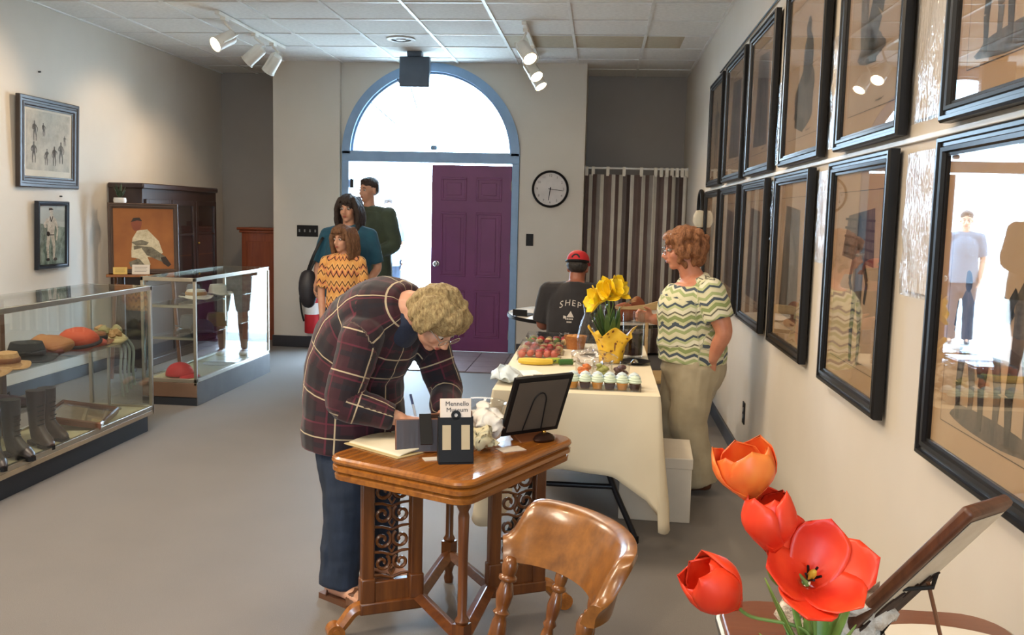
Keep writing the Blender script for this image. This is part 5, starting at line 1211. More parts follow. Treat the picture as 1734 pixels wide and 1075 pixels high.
def cloth_attr(me, bones, wr=0.0, seed=0, wsc=(9, 9)):
    """per-vertex cloth coordinates: along the bone, around it; plus soft wrinkles"""
    co = np.empty(len(me.vertices)*3); me.vertices.foreach_get('co', co); co = co.reshape(-1, 3)
    best = np.full(len(co), 1e9); out = np.zeros((len(co), 3))
    for bi, (pts, side, rad_, seam) in enumerate(bones):
        acc = 0; P = [np.array(p, float) for p in pts]
        for a, b in zip(P[:-1], P[1:]):
            d = b-a; L = np.linalg.norm(d); t = d/L; w_ = (co-a) @ t; wc = np.clip(w_, 0, L)
            q = co-a-np.outer(wc, t); dist = np.linalg.norm(q, axis=1)/rad_
            x = np.array(side, float); x -= t*x.dot(t); x /= np.linalg.norm(x); y = np.cross(t, x)
            ang = np.arctan2(q @ y, q @ x)-seam; ang = (ang+np.pi) % (2*np.pi)-np.pi
            m = dist < best; best[m] = dist[m]
            out[m, 0] = acc+w_[m]; out[m, 1] = ang[m]*rad_; out[m, 2] = bi
            acc += L
    at_ = me.attributes.new('cl', 'FLOAT_VECTOR', 'POINT'); at_.data.foreach_set('vector', out.ravel())
    if wr:
        no = np.empty(len(co)*3); me.vertices.foreach_get('normal', no); no = no.reshape(-1, 3)
        am = np.array([noise.noise(V((u*wsc[0]+seed, v*wsc[1], b*3.1)))+.5*noise.noise(V((u*wsc[0]*2.3+seed, v*wsc[1]*1.7, b*5))) for u, v, b in out])
        co = co+no*(am*wr)[:, None]; me.vertices.foreach_set('co', co.ravel())
    me.update()
def hand(mb, wrist, d, nrm, curl=.5, s=1.0, side=1, spread=.12, thumb=.5):
    """palm, four unequal bent fingers, and a thumb leaving the side of the palm; nrm = out of the palm"""
    w0 = V(wrist); d = V(d).normalized(); n = V(nrm); n = (n-d*n.dot(d)).normalized(); x = d.cross(n)*side
    pl_ = .082*s
    rnd_chain(mb, [w0-d*.02, w0+d*.02*s, w0+d*.055*s, w0+d*pl_], [(.024*s, .018*s), (.031*s, .016*s), (.037*s, .015*s), (.036*s, .012*s)], 12, side=x, round_ends=(False, True))
    for k, L in enumerate((.066, .076, .070, .055)):
        o = (k-1.5)*-.0195*s; p = w0+d*(pl_-.006*abs(k-1.2))+x*o; a = 0; dirn = (d+x*(k-1.5)*-spread*.5).normalized(); pts = [p-dirn*.015]; pts.append(p)
        for seg in (.45, .32, .25):
            a += curl*(.75 if seg == .45 else .9); dd_ = dirn*cos(a)+n*sin(a); p = p+dd_*L*seg*s; pts.append(p)
        rnd_chain(mb, pts, [.0095*s, .0092*s, .0085*s, .0078*s, .0065*s], 10, k=3)
    b = w0+d*.022*s+x*.028*s; t1 = (d*.55+x*.75+n*.35).normalized(); t2 = (d*(.9-.2*thumb)+x*.25*(1-thumb)+n*.55*thumb).normalized()
    rnd_chain(mb, [b-t1*.02, b, b+t1*.032*s, b+t1*.032*s+t2*.026*s, b+t1*.032*s+t2*.048*s], [.013*s, .0135*s, .0105*s, .0095*s, .007*s], 10, k=3)
def head_T(c, fwd, up): 
    x = V(fwd).normalized(); z = V(up); z = (z-x*z.dot(x)).normalized(); y = z.cross(x)
    m = Matrix((x, y, z)).transposed().to_4x4(); m.translation = V(c); return m
def head_flesh(mb, T, s):
    S = T @ Matrix.Scale(s, 4)
    mb.ell((-.012, 0, .030), (.090, .072, .080), T=S, n=22); mb.ell((.026, 0, -.040), (.058, .053, .068), T=S, n=20)
    mb.ell((.055, 0, -.088), (.026, .024, .022), T=S); mb.ell((.070, 0, .024), (.014, .045, .012), T=S)
    for y in (-1, 1):
        mb.ell((.052, y*.032, -.030), (.026, .022, .026), T=S); mb.ell((-.010, y*.073, -.012), (.019, .010, .031), T=S)
    mb.tube([S @ V((.080, 0, .012)), S @ V((.092, 0, -.008)), S @ V((.106, 0, -.030)), S @ V((.094, 0, -.036))], [.009*s, .011*s, .0135*s, .013*s], 10)
    for y in (-1, 1): mb.ell((.094, y*.010, -.033), (.010, .008, .007), T=S)
    mb.ell((.083, 0, -.058), (.012, .024, .012), T=S)
def face_parts(parent, T, s, brow, lip, glasses=None, eyec=None):
    S = T @ Matrix.Scale(s, 4)
    for y in (-.030, .030):
        e = MB(); e.ell((.0735, y, .004), (.011, .0125, .0095), T=S, n=12); eo = e.build('eye', m_eyew, parent)
        i = MB(); i.ell((.0815, y, .003), (.0045, .006, .006), T=S, n=10); i.build('iris', m_iris, eo)
        b = MB(); b.tube([S @ V((.080, y-.016, .022)), S @ V((.085, y, .028)), S @ V((.078, y+.016, .022))], [.0025*s, .0035*s, .0025*s], 6); b.build('eyebrow', brow, parent)
    l = MB(); l.ell((.0895, 0, -.055), (.007, .020, .004), T=S, n=12); l.ell((.088, 0, -.063), (.007, .017, .005), T=S, n=12); l.build('lips', lip, parent)
    if glasses:
        g = MB()
        for y in (-.033, .033): g.tube([S @ V((.100, y+.024*cos(a), .002+.019*sin(a))) for a in [2*pi*i/20 for i in range(20)]], .0016*s, 6, closed=True); g.tube([S @ V((.100, y*1.7, .006)), S @ V((.03, y*2.35, .008)), S @ V((-.015, y*2.4, .005))], .0015*s, 6)
        g.tube([S @ V((.100, -.010, .004)), S @ V((.104, 0, .006)), S @ V((.100, .010, .004))], .0016*s, 6); go = g.build('glasses', glasses, parent)
        for y in (-.033, .033):
            q = MB(); q.add([S @ V((.1005, y+.023*cos(a), .002+.018*sin(a))) for a in [2*pi*i/20 for i in range(20)]], [tuple(range(20))]); q.build('lens', m_pglass, go, smooth=0)
m_eyew = M('eye_white', 'B9AFA6', None, .4); m_iris = M('eye_iris', '2E2018', None, .25); m_lip = M('lips', 'A8584E', None, .5)
def hairmat(name, c, c2): 
    t = NT(name); t.set(.5, 0, .4); v = t.coord('Object', (30, 30, 12)); f = t.noise(v, 4, 5, .7); t.link(t.ramp(f, [(.35, hx(c)), (.65, hx(c2))]), t.p.inputs['Base Color']); t.bump(f, .8, .01); return t.m
def hair(parent, T, s, mat, blobs, seed, amp=.010, sc=26, voxel=.006, locks=(), name='hair'):
    S = T @ Matrix.Scale(s, 4); mb = MB()
    for c, r in blobs: mb.ell(c, r, T=S, n=22)
    for pts, r in locks: rnd_chain(mb, [S @ V(p) for p in pts], [x*s for x in r], 8, k=4)
    me = remesh(mb, name, voxel, 2)
    for v in me.vertices:
        n_ = noise.noise(v.co*sc*V((1, 1, .55)) if False else V((v.co.x*sc, v.co.y*sc, v.co.z*sc*.5+seed))) if True else 0
        n2 = noise.noise(V((v.co.x*sc*2.4, v.co.y*sc*2.4, v.co.z*sc*1.2+seed)))
        v.co += v.normal*(amp*(n_+.5*n2))
    me.materials.append(mat); return link(name, me, parent)
def skin(name, c, c2): return M(name, c, c2, .5, scale=14, bump=.04, bscale=120, sss=.12)
def fabric(name, c, c2=None, rough=.9, scale=8): return M(name, c, c2, rough, scale=scale, bump=.12, bscale=350, sheen=.1)
m_denim = M('denim', '1E2838', '283448', .9, scale=22, stretch=(1, 1, .3), bump=.15, bscale=400)
def stripe(t, c, period, width, off=0.0):
    return t.math('LESS_THAN', t.math('FRACT', t.math('DIVIDE', t.math('ADD', c, off+50*period), period)), width/period)
def plaid():
    t = NT('plaid_maroon'); t.set(.85, sheen=.15); s = t.new('ShaderNodeSeparateXYZ'); t.link(t.attr('cl').outputs['Vector'], s.inputs[0]); u, v = s.outputs[0], s.outputs[1]
    c = hx('1E0F19')
    for (a, per, wd, off, col, f) in [(u, .115, .040, .0, '3C1522', .75), (v, .125, .044, .0, '3C1522', .7), (u, .115, .018, .055, '17131F', .8), (v, .125, .020, .06, '17131F', .8),
                                      (u, .115, .006, .082, '5E1E32', .8), (v, .125, .006, .088, '5E1E32', .7), (u, .15, .0050, .02, 'B9A98C', .95), (v, .165, .0050, .02, 'B9A98C', .95)]:
        k = t.math('MULTIPLY', stripe(t, a, per, wd, off), f); c = t.mix(k, c if isinstance(c, tuple) else c, hx(col))
    t.link(c, t.p.inputs['Base Color']); t.bump(t.noise(t.coord('Object'), 350, 2), .1); return t.m
def zigzag(name, period, amp, per_v, stops, off=0.0):
    t = NT(name); t.set(.9, sheen=.1); s = t.new('ShaderNodeSeparateXYZ'); t.link(t.attr('cl').outputs['Vector'], s.inputs[0]); u, v = s.outputs[0], s.outputs[1]
    tri = t.math('PINGPONG', v, per_v/2); q = t.math('ADD', u, t.math('MULTIPLY', tri, amp/(per_v/2)))
    fr = t.math('FRACT', t.math('DIVIDE', t.math('ADD', q, 50*period+off), period))
    t.link(t.ramp(fr, [(p, hx(c)) for p, c in stops], 'CONSTANT'), t.p.inputs['Base Color']); t.bump(t.noise(t.coord('Object'), 300, 2), .1); return t.m
def put(name, me, mats, parent):
    for m in (mats if isinstance(mats, (list, tuple)) else [mats]): me.materials.append(m)
    return link(name, me, parent)
def garment(name, parent, mat, build, bones, voxel=.008, smooth=5, wr=.004, seed=0, wsc=(9, 9)):
    mb = MB(); build(mb); me = remesh(mb, name, voxel, smooth); cloth_attr(me, bones, wr, seed, wsc); return put(name, me, mat, parent)
def shoe_mesh(mb, ank, fwd, s=1.0, up=V((0, 0, 1))):
    a = V(ank); f = V(fwd).normalized(); z0 = 0.0
    g = V((a.x, a.y, 0))
    rnd_chain(mb, [g-f*.045*s+V((0, 0, .035)), g+f*.01*s+V((0, 0, .042)), g+f*.08*s+V((0, 0, .033)), g+f*.135*s+V((0, 0, .024)), g+f*.168*s+V((0, 0, .020))], [(.030*s, .030), (.034*s, .036), (.040*s, .030), (.038*s, .022), (.022*s, .016)], 14, side=f.cross(up), k=4)

# --- the woman bending over the guest book
wo = V((-.98, 3.47, 0)); f_ = V((.87, -.5, 0)).normalized(); r_ = V((-.5, -.87, 0)).normalized()
WM = thing('person', 'person in a maroon plaid shirt and jeans bending to write in the guest book', 'person', wo)
def wp(s, z, r=0): return f_*s + r_*r + V((0, 0, z))
sk1 = skin('skin_fair', 'D2A184', 'C8927A')
SP = [wp(.06, .66), wp(.065, .76), wp(.095, .88), wp(.155, 1.0), wp(.26, 1.09), wp(.35, 1.12)]
SR = [(.17, .15), (.175, .155), (.165, .15), (.175, .145), (.165, .115), (.10, .075)]
HC = wp(.478, 1.085); HF = f_*.62 + V((0, 0, -.80)) - r_*.0; HU = f_*.80 + V((0, 0, .60)); HT = head_T(HC, HF, HU); HS = .93
RA = [wp(.275, 1.02, .165), wp(.255, .80, .235), wp(.40, .735, .10)]; LA = [wp(.285, 1.02, -.165), wp(.36, .80, -.20), wp(.47, .72, -.06)]
RL = [wp(.075, .68, .085), wp(.135, .38, .105), wp(.115, .085, .115)]; LL = [wp(.065, .68, -.09), wp(.10, .38, -.12), wp(.07, .085, -.15)]
mb = MB(); rnd_chain(mb, SP, [(a*.86, b*.86) for a, b in SR], 18, side=r_)
rnd_chain(mb, [wp(.31, 1.08), wp(.38, 1.10), wp(.45, 1.085)], [.062, .056, .053], 14); head_flesh(mb, HT, HS)
for A, sd, hd in ((RA, 1, wp(.50, .715, .02)-wp(.40, .735, .10)), (LA, -1, wp(.56, .70, .02)-wp(.47, .72, -.06))):
    rnd_chain(mb, [A[0], (A[0]+A[1])/2, A[1], (A[1]+A[2])/2, A[2]], [.052, .048, .041, .037, .026], 12)
    hand(mb, A[2], hd, V((0, 0, -1))+f_*.15 - r_*(.3*sd), .42 if sd == 1 else .22, .96, side=-sd, thumb=.8)
for L in (RL, LL):
    rnd_chain(mb, [L[0], (L[0]+L[1])/2, L[1], (L[1]+L[2])/2, L[2]], [.095, .08, .056, .052, .036], 12); g = V((L[2].x, L[2].y, 0))
    rnd_chain(mb, [g-f_*.04+V((0, 0, .05)), g+f_*.03+V((0, 0, .052)), g+f_*.10+V((0, 0, .038)), g+f_*.15+V((0, 0, .030))], [(.03, .034), (.034, .034), (.04, .022), (.03, .014)], 12, side=r_)
put('body', remesh(mb, 'body', .0055, 3), sk1, WM)
face_parts(WM, HT, HS, M('brow_blond', '8A6A44', None, .8), m_lip, m_chrome)
hb = [((-.018, 0, .040), (.106, .090, .086)), ((-.055, 0, .0), (.070, .082, .085)), ((.045, 0, .085), (.050, .066, .036)), ((-.075, 0, -.045), (.030, .055, .038)), ((.072, .01, .062), (.024, .055, .026))]
lk = []
rd = random.Random(5)
for k in range(34):
    a = rd.uniform(-2.5, 2.5); y0 = .088*sin(a); x0 = -.02+.10*cos(a); lk.append(([(x0*.5, y0*.5, .115), (x0*.9, y0*.9, .075), (x0*1.05, y0*1.05, .02 + .02*(x0 > .03)), (x0*1.02, y0*1.04, (-.035 if x0 < .03 else .045))], [.012, .015, .014, .007]))
hair(WM, HT, HS*1.04, hairmat('hair_sandy', '7A6240', 'BDA878'), hb, 3, .008, 30, .0055, lk)
bonesW = [([tuple(p) for p in SP], r_, .17, pi*.5), ([tuple(x) for x in RA], f_, .06, pi), ([tuple(x) for x in LA], f_, .06, 0)]
def shirtW(mb):
    rnd_chain(mb, [wp(.075, .575), wp(.075, .65), wp(.075, .76), wp(.085, .885), wp(.16, 1.005), wp(.265, 1.095), wp(.355, 1.125)], [(.208, .178), (.210, .182), (.204, .180), (.195, .182), (.195, .184), (.178, .145), (.094, .080)], 22, side=r_, round_ends=(False, False))
    rnd_chain(mb, [wp(.25, 1.035, .14), wp(.25, 1.05, 0), wp(.25, 1.035, -.14)], [.075, .10, .075], 14)
    for A in (RA, LA):
        rnd_chain(mb, [A[0], (A[0]+A[1])/2, A[1], (A[1]+A[2])/2, A[1]*.12+A[2]*.88], [.080, .074, .066, .058, .046], 14, round_ends=(True, False))
garment('shirt', WM, plaid(), shirtW, bonesW, .007, 4, .006, 2, (11, 8))
def innerW(mb): rnd_chain(mb, [wp(.29, 1.02), wp(.33, 1.06), wp(.365, 1.09)], [(.085, .068), (.08, .064), (.07, .058)], 16, side=r_)
garment('undershirt', WM, fabric('navy_knit', '1C2436', '242E44'), innerW, [([tuple(p) for p in SP], r_, .17, 0)], .008, 4, .003)
def jeansW(mb):
    rnd_chain(mb, [wp(.06, .80), wp(.065, .70), wp(.07, .60)], [(.16, .13), (.17, .14), (.16, .125)], 18, side=r_)
    for L in (RL, LL): rnd_chain(mb, [L[0], L[0]*.5+L[1]*.5, L[1], L[1]*.5+L[2]*.5, L[2]+V((0, 0, -.02))], [.092, .092, .082, .078, .076], 14, round_ends=(True, False))
garment('jeans', WM, m_denim, jeansW, [([tuple(x) for x in RL], r_, .09, pi), ([tuple(x) for x in LL], r_, .09, pi)], .008, 4, .006, 4, (14, 5))
m_sandal = M('sandal_brown', '5A3826', '6A4630', .5)
for L in (RL, LL):
    g = V((L[2].x, L[2].y, 0)); q = MB(); T = frame_T(g, f_, V((0, 0, 1))); q.prism([(-.075, -.032), (.02, -.036), (.12, -.044), (.17, -.02), (.175, .01), (.12, .044), (.02, .036), (-.075, .032)], .0, .022, T); q.tube([T @ V((.10, -.044, .02)), T @ V((.085, -.03, .055)), T @ V((.08, 0, .066)), T @ V((.085, .03, .055)), T @ V((.10, .044, .02))], [(.018, .003)]*5, 8, side=f_); q.tube([T @ V((-.03, -.036, .02)), T @ V((-.05, 0, .07)), T @ V((-.03, .036, .02))], [(.010, .003)]*3, 8, side=V((0, 0, 1))); q.build('sandal', m_sandal, WM)

# --- the lady in the wavy striped top
LO = V((.515, 5.08, 0)); LD = thing('person', 'person with curly auburn hair and a wavy striped green top beside the buffet', 'person', LO)
lf = V((-.98, .12, 0)).normalized(); lr = V((.12, .98, 0)).normalized()
lf = V((-.985, -.10, 0)).normalized(); lr = V((-.10, .985, 0)).normalized()   # faces left, right side away
def lp(s, z, r=0): return lf*s + lr*r + V((0, 0, z))
sk2 = skin('skin_ruddy', 'C98A6C', 'BC7A5E')
SPL = [lp(.0, .70), lp(.0, .80), lp(.02, .92), lp(.03, 1.02), lp(.01, 1.11), lp(.02, 1.16)]
HCL = lp(.082, 1.30); HTL = head_T(HCL, lf*1.0+V((0, 0, -.16)), V((0, 0, 1))+lf*.10); 
mb = MB(); rnd_chain(mb, SPL, [(.155, .135), (.15, .135), (.145, .135), (.15, .125), (.13, .09), (.07, .06)], 18, side=lr)
rnd_chain(mb, [lp(.0, 1.10), lp(.035, 1.18), lp(.06, 1.25)], [.062, .055, .055], 14); head_flesh(mb, HTL, .96)
LAn = [lp(-.05, 1.075, -.165), lp(-.115, .885, -.215), lp(-.075, .735, -.17)]; LAf = [lp(.0, 1.07, .165), lp(.05, .90, .20), lp(.20, .90, .16)]
for A, sd, hd, nn in ((LAn, -1, lp(.02, -.10, .03), lr), (LAf, 1, lp(.1, .03, -.02), -lr)):
    rnd_chain(mb, [A[0], (A[0]+A[1])/2, A[1], (A[1]+A[2])/2, A[2]], [.055, .056, .045, .040, .028], 12); hand(mb, A[2], hd, nn, .7, .93, side=sd, thumb=.6)
LLn = [lp(.0, .68, -.08), lp(.02, .37, -.09), lp(-.05, .07, -.10)]; LLf = [lp(.02, .68, .08), lp(.05, .37, .09), lp(.02, .07, .10)]
for L in (LLn, LLf): rnd_chain(mb, [L[0], (L[0]+L[1])/2, L[1], (L[1]+L[2])/2, L[2]], [.09, .08, .056, .05, .036], 12)
put('body', remesh(mb, 'body', .0065, 3), sk2, LD)
face_parts(LD, HTL, .96, M('brow_auburn', '7A4A30', None, .8), m_lip, m_chrome)
lk = []; rd = random.Random(8)
for k in range(70):
    a = rd.uniform(.35, 2*pi-.35); zz = rd.uniform(-.09, .085); R_ = .088*math.sqrt(max(.15, 1-((zz-.03)/.125)**2)); x0 = -.022+R_*1.08*cos(a); y0 = R_*.95*sin(a)
    if x0 > .035 and zz < .05: continue
    lk.append(([(x0*.9, y0*.9, zz), (x0*1.12+.01*rd.uniform(-1, 1), y0*1.12, zz+.012), (x0*1.17, y0*1.17, zz-.012), (x0*1.06, y0*1.06, zz-.022)], [.016, .017, .015, .010]))
hair(LD, HTL, 1.0, hairmat('hair_auburn', '6E4128', 'A9744C'), [((-.022, 0, .045), (.098, .086, .080)), ((-.075, 0, -.035), (.055, .075, .075)), ((.058, 0, .072), (.036, .06, .028))], 6, .006, 44, .0058, lk)
wavy = zigzag('wavy_stripes', .172, .020, .075, [(0, 'D9D3B0'), (.10, 'A3AE78'), (.20, 'DAD6B8'), (.27, '4A5560'), (.36, 'C9C79A'), (.44, '8D9A62'), (.56, 'D8D4B2'), (.63, '6E6A58'), (.68, 'DED9BE'), (.80, 'B8BE8E'), (.88, '48545C'), (.95, 'D0CCA8')])
bonesL = [([tuple(p) for p in SPL], lr, .15, 0), ([tuple(p) for p in LAn], lf, .065, pi), ([tuple(p) for p in LAf], lf, .065, 0)]
def topL(mb):
    rnd_chain(mb, [lp(.0, .695), lp(.0, .78), lp(.025, .88), lp(.028, 1.0), lp(.0, 1.10), lp(.015, 1.15)], [(.19, .185), (.19, .185), (.175, .168), (.175, .165), (.15, .115), (.085, .07)], 22, side=lr, round_ends=(False, False))
    for A in (LAn, LAf): rnd_chain(mb, [A[0]+V((0, 0, .01)), A[0]*.55+A[1]*.45, A[0]*.30+A[1]*.70], [.078, .080, .078], 14, round_ends=(True, False))
    mb.ell(lp(.115, .985, -.06), (.075, .075, .075)); mb.ell(lp(.115, .985, .06), (.075, .075, .075)); mb.ell(lp(.10, .80), (.10, .13, .09))
garment('top', LD, wavy, topL, bonesL, .0075, 5, .004, 5, (10, 7))
mb = MB(); mb.tube([lp(-.10+.0*0, .0)]*2, .001, 4) if False else None
def trL(mb):
    rnd_chain(mb, [lp(.0, .76), lp(-.01, .66), lp(-.005, .56)], [(.165, .15), (.185, .178), (.16, .14)], 18, side=lr)
    for L in (LLn, LLf): rnd_chain(mb, [L[0], L[0]*.5+L[1]*.5, L[1], L[1]*.5+L[2]*.5, L[2]+V((0, 0, -.025))], [.118, .115, .10, .098, .102], 14, round_ends=(True, False))
garment('trousers', LD, fabric('khaki_cotton', 'B5A88C', 'A89A7E'), trL, [([tuple(x) for x in LLn], lr, .1, 0), ([tuple(x) for x in LLf], lr, .1, 0)], .009, 4, .008, 6, (8, 6))
for L in (LLn, LLf):
    q = MB(); shoe_mesh(q, L[2], lf, .9); put('shoe', remesh(q, 'shoe', .006, 2), m_walnut, LD)

# --- generic standing person seen from the front
def standing(label, loc, H, facing, skinm, hairm, hair_blobs, top, trousers, shoes, brow, head_turn=0.0, arms=None, width=1.0, locks=(), coat=0.0, sleeve=1.0, voxel=.0075, legs=True, glasses=None, short=None):
    k = H/1.65; t = thing('person', label, 'person', loc); fw = V((sin(facing), -cos(facing), 0)); rt = V((-cos(facing), -sin(facing), 0))   # rt: the person's right
    def P(s, z, r=0): return fw*(s*k) + rt*(r*k) + V((0, 0, z*k))
    W = width; sp = [P(0, .84), P(0, .94), P(.0, 1.06), P(.0, 1.20), P(-.01, 1.33), P(-.005, 1.39)]
    mb = MB(); rnd_chain(mb, sp, [(.155*W*k, .11*k), (.145*W*k, .11*k), (.14*W*k, .105*k), (.155*W*k, .11*k), (.13*W*k, .075*k), (.06*k, .055*k)], 18, side=rt)
    rnd_chain(mb, [P(-.01, 1.33), P(.0, 1.40), P(.01, 1.47)], [.058*k, .052*k, .052*k], 12)
    hf = fw*cos(head_turn)+rt*-sin(head_turn); HT_ = head_T(P(.015, 1.53), hf+V((0, 0, -.05)), V((0, 0, 1))); hs = 1.0*k**.5 if H > 1.4 else .92; head_flesh(mb, HT_, hs)
    A = arms or {}
    ar = []
    for sd in (1, -1):
        pts = A.get(sd) or [(0, 1.315, .17*W), (-.02, 1.06, .215*W), (.05, .83, .20*W)]
        pts = [P(a, b, c*sd) for a, b, c in pts]; ar.append(pts)
        rnd_chain(mb, [pts[0], (pts[0]+pts[1])/2, pts[1], (pts[1]+pts[2])/2, pts[2]], [.05*k, .046*k, .039*k, .035*k, .026*k], 12)
        hand(mb, pts[2], (pts[2]-pts[1])+fw*.02, -rt*sd+fw*.1, .45, .95*k, side=-sd if sd == 1 else 1, thumb=.5)
    lg = [[P(0, .82, .085*s), P(.015, .46, .09*s), P(-.01, .075, .10*s)] for s in (1, -1)]
    for L in lg:
        rnd_chain(mb, [L[0], (L[0]+L[1])/2, L[1], (L[1]*.6+L[2]*.4), L[2]], [.088*k, .075*k, .053*k, .052*k, .034*k], 12)
        g = V((L[2].x, L[2].y, 0)); rnd_chain(mb, [g-fw*.03+V((0, 0, .04)), g+fw*.08+V((0, 0, .035)), g+fw*.14+V((0, 0, .025))], [.028, .03, .02], 10)
    put('body', remesh(mb, 'body', voxel, 3), skinm, t); face_parts(t, HT_, hs, brow, m_lip, glasses)
    if hair_blobs: hair(t, HT_, hs, hairm, hair_blobs, 4, .006, 34, .007, locks)
    bones = [([tuple(p) for p in sp], rt, .15, pi/2), ([tuple(p) for p in ar[0]], fw, .06, pi), ([tuple(p) for p in ar[1]], fw, .06, pi)]
    c = coat
    def gt(mb):
        rnd_chain(mb, [P(0, .76-c*1.2), P(0, .88), P(.0, 1.04), P(.0, 1.20), P(-.01, 1.33), P(-.005, 1.385)], [((.185*W+c)*k, (.135+c)*k), ((.178*W+c)*k, (.132+c)*k), ((.165*W+c)*k, (.128+c)*k), ((.175*W+c)*k, (.135+c)*k), ((.148*W+c)*k, (.09+c)*k), (.072*k, .065*k)], 20, side=rt, round_ends=(False, False))
        rnd_chain(mb, [ar[0][0], P(0, 1.325), ar[1][0]], [.066*k, .08*k, .066*k], 12)
        for a in ar: 
            m_ = a[1] if sleeve < 1 else a[1]*.1+a[2]*.9
            if sleeve < 1: rnd_chain(mb, [a[0], a[0]*.5+a[1]*.5, a[0]*.12+a[1]*.88], [.066*k, .068*k, .066*k], 12, round_ends=(True, False))
            else: rnd_chain(mb, [a[0], (a[0]+a[1])/2, a[1], (a[1]+a[2])/2, m_], [(.066+c*.6)*k, (.062+c*.6)*k, (.054+c*.6)*k, (.048+c*.5)*k, (.042+c*.4)*k], 12, round_ends=(True, False))
    garment('top', t, top, gt, bones, voxel+.001, 4, .004, 3)
    def tr(mb):
        rnd_chain(mb, [P(0, .92), P(0, .82), P(.0, .72)], [(.155*W*k, .115*k), (.168*W*k, .125*k), (.15*W*k, .115*k)], 16, side=rt)
        for L in lg:
            e = L[2]+V((0, 0, -.02)) if not short else L[1]*(1-short)+L[2]*short
            pts = [L[0], (L[0]+L[1])/2, L[1]+V((0, 0, 0)), L[1]*.5+e*.5, e]; rnd_chain(mb, pts, [.10*k, .09*k, .072*k, .068*k, .068*k], 12, round_ends=(True, False))
    garment('trousers', t, trousers, tr, [([tuple(x) for x in lg[0]], rt, .09, pi), ([tuple(x) for x in lg[1]], rt, .09, pi)], voxel+.001, 3, .005, 7)
    for L in lg: q = MB(); shoe_mesh(q, L[2], fw, k*.95); put('shoe', remesh(q, 'shoe', .007, 2), shoes, t)
    return t, P
sk3 = skin('skin_light', 'CE9C80', 'C58E72'); m_shoe_d = M('shoe_dark', '26222A', None, .4); m_shoe_r = M('shoe_red', '8E1F2A', None, .35)
hbr = hairmat('hair_brown', '3E2A1E', '5E4330'); hdk = hairmat('hair_dark', '2A211E', '40332C')
diam = zigzag('orange_zigzag', .125, .040, .064, [(0, 'E4A45C'), (.30, 'E4A45C'), (.34, '4A2022'), (.46, 'DE8E5E'), (.62, 'E9B266'), (.76, '5A2824'), (.87, 'EDB86E')])
def longhair(L, w=1.0, fr=.07):
    b = [((-.018, 0, .040), (.103, .084, .084)), ((-.055, 0, -.03), (.062, .088*w, .09)), ((-.05, 0, -.03-L*.5), (.05, .085*w, .05+L*.4))]
    l = []
    for s in (-1, 1): 
        for j in range(5): l.append(([(.04-.03*j, s*.06, .085), (.05-.032*j, s*.088, .02), (.035-.03*j, s*.093*w, -.06), (.03-.028*j, s*.09*w, -.06-L)], [.02, .022, .024, .016]))
    for j in range(4): l.append(([(.01, -.02+.015*j, .12), (.07, -.035+.022*j, .095), (.092, -.05+.034*j, .055)], [.014, .016, .009]))
    return b, l
b_, l_ = longhair(.10)
standing('girl in an orange zigzag top with brown shoulder-length hair before the doorway', (-2.04, 7.30, 0), 1.33, rad(12), sk3, hairmat('hair_chestnut', '5A3A26', '8A6242'), b_, diam, m_denim, m_shoe_d, M('brow_brown', '4A3020', None, .8), head_turn=rad(-38),
         arms={1: [(0, 1.30, .165), (-.02, 1.02, .215), (.05, .74, .20)], -1: [(0, 1.30, .165), (.0, 1.04, .20), (.14, .90, .10)]}, width=.98, locks=l_, sleeve=.5)
b_, l_ = longhair(.12, 1.05)
tw, TP_ = standing('dark-haired woman in a teal top standing behind the girl', (-2.11, 7.72, 0), 1.59, rad(4), sk3, hdk, b_, fabric('teal_knit', '1E4A5E', '22566A'), M('grey_print', '8E949A', 'C9CCCC', .9, scale=30), m_shoe_r, M('brow_dark', '2A201C', None, .8), head_turn=rad(-12), width=1.22, locks=l_,
         arms={1: [(0, 1.30, .19), (-.03, 1.03, .27), (.12, .86, .26)], -1: [(0, 1.30, .19), (-.02, 1.03, .25), (.12, .90, .20)]}, sleeve=.5, short=.35)
bag = thing('shoulder_bag', 'dark rounded shoulder bag at the hip of the woman in teal', 'bag', (-2.43, 7.62, .67)); me = MB().ell((0, 0, .13), (.085, .075, .165), n=20).mesh('bag_body'); noisy(me, .012, 12, 3); me.materials.append(M('bag_black', '242228', '2C2A30', .5)); me.polygons.foreach_set('use_smooth', [True]*len(me.polygons)); link('bag_body', me, bag)
MB().tube(catmull([(.0, -.02, .27), (.06, -.03, .42), (.12, .02, .56), (.10, .10, .52), (.0, .05, .28)], 5), [(.012, .003)]*21, 6).build('strap', m_black, bag)
short_h = [((-.022, 0, .050), (.096, .079, .076)), ((-.052, 0, .010), (.058, .076, .066)), ((.004, 0, .084), (.072, .064, .034))]
olive = fabric('olive_jacket', '3A4436', '454F3C')
standing('tall man in an olive jacket standing in the open doorway', (-2.245, 8.95, 0), 1.79, rad(-14), sk3, hdk, short_h, olive, M('plaid_shorts_grey', '7E8890', 'B9BEC2', .9, scale=26), m_shoe_r, M('brow_dark2', '2A201C', None, .8), head_turn=rad(-20), width=1.12, coat=.02,
         arms={1: [(0, 1.31, .19), (-.02, 1.06, .245), (.10, .86, .20)], -1: [(0, 1.31, .19), (.02, 1.06, .26), (.16, .95, .12)]}, short=.12)
standing('person in grey blue outdoors, peeping from behind the tall man', (-2.76, 12.0, 0), 1.64, rad(20), sk3, hdk, short_h, fabric('slate_shirt', '5E6E7E', '687888'), m_denim, m_shoe_d, M('brow_dark3', '2A201C', None, .8), head_turn=rad(0), width=1.0, sleeve=.5)

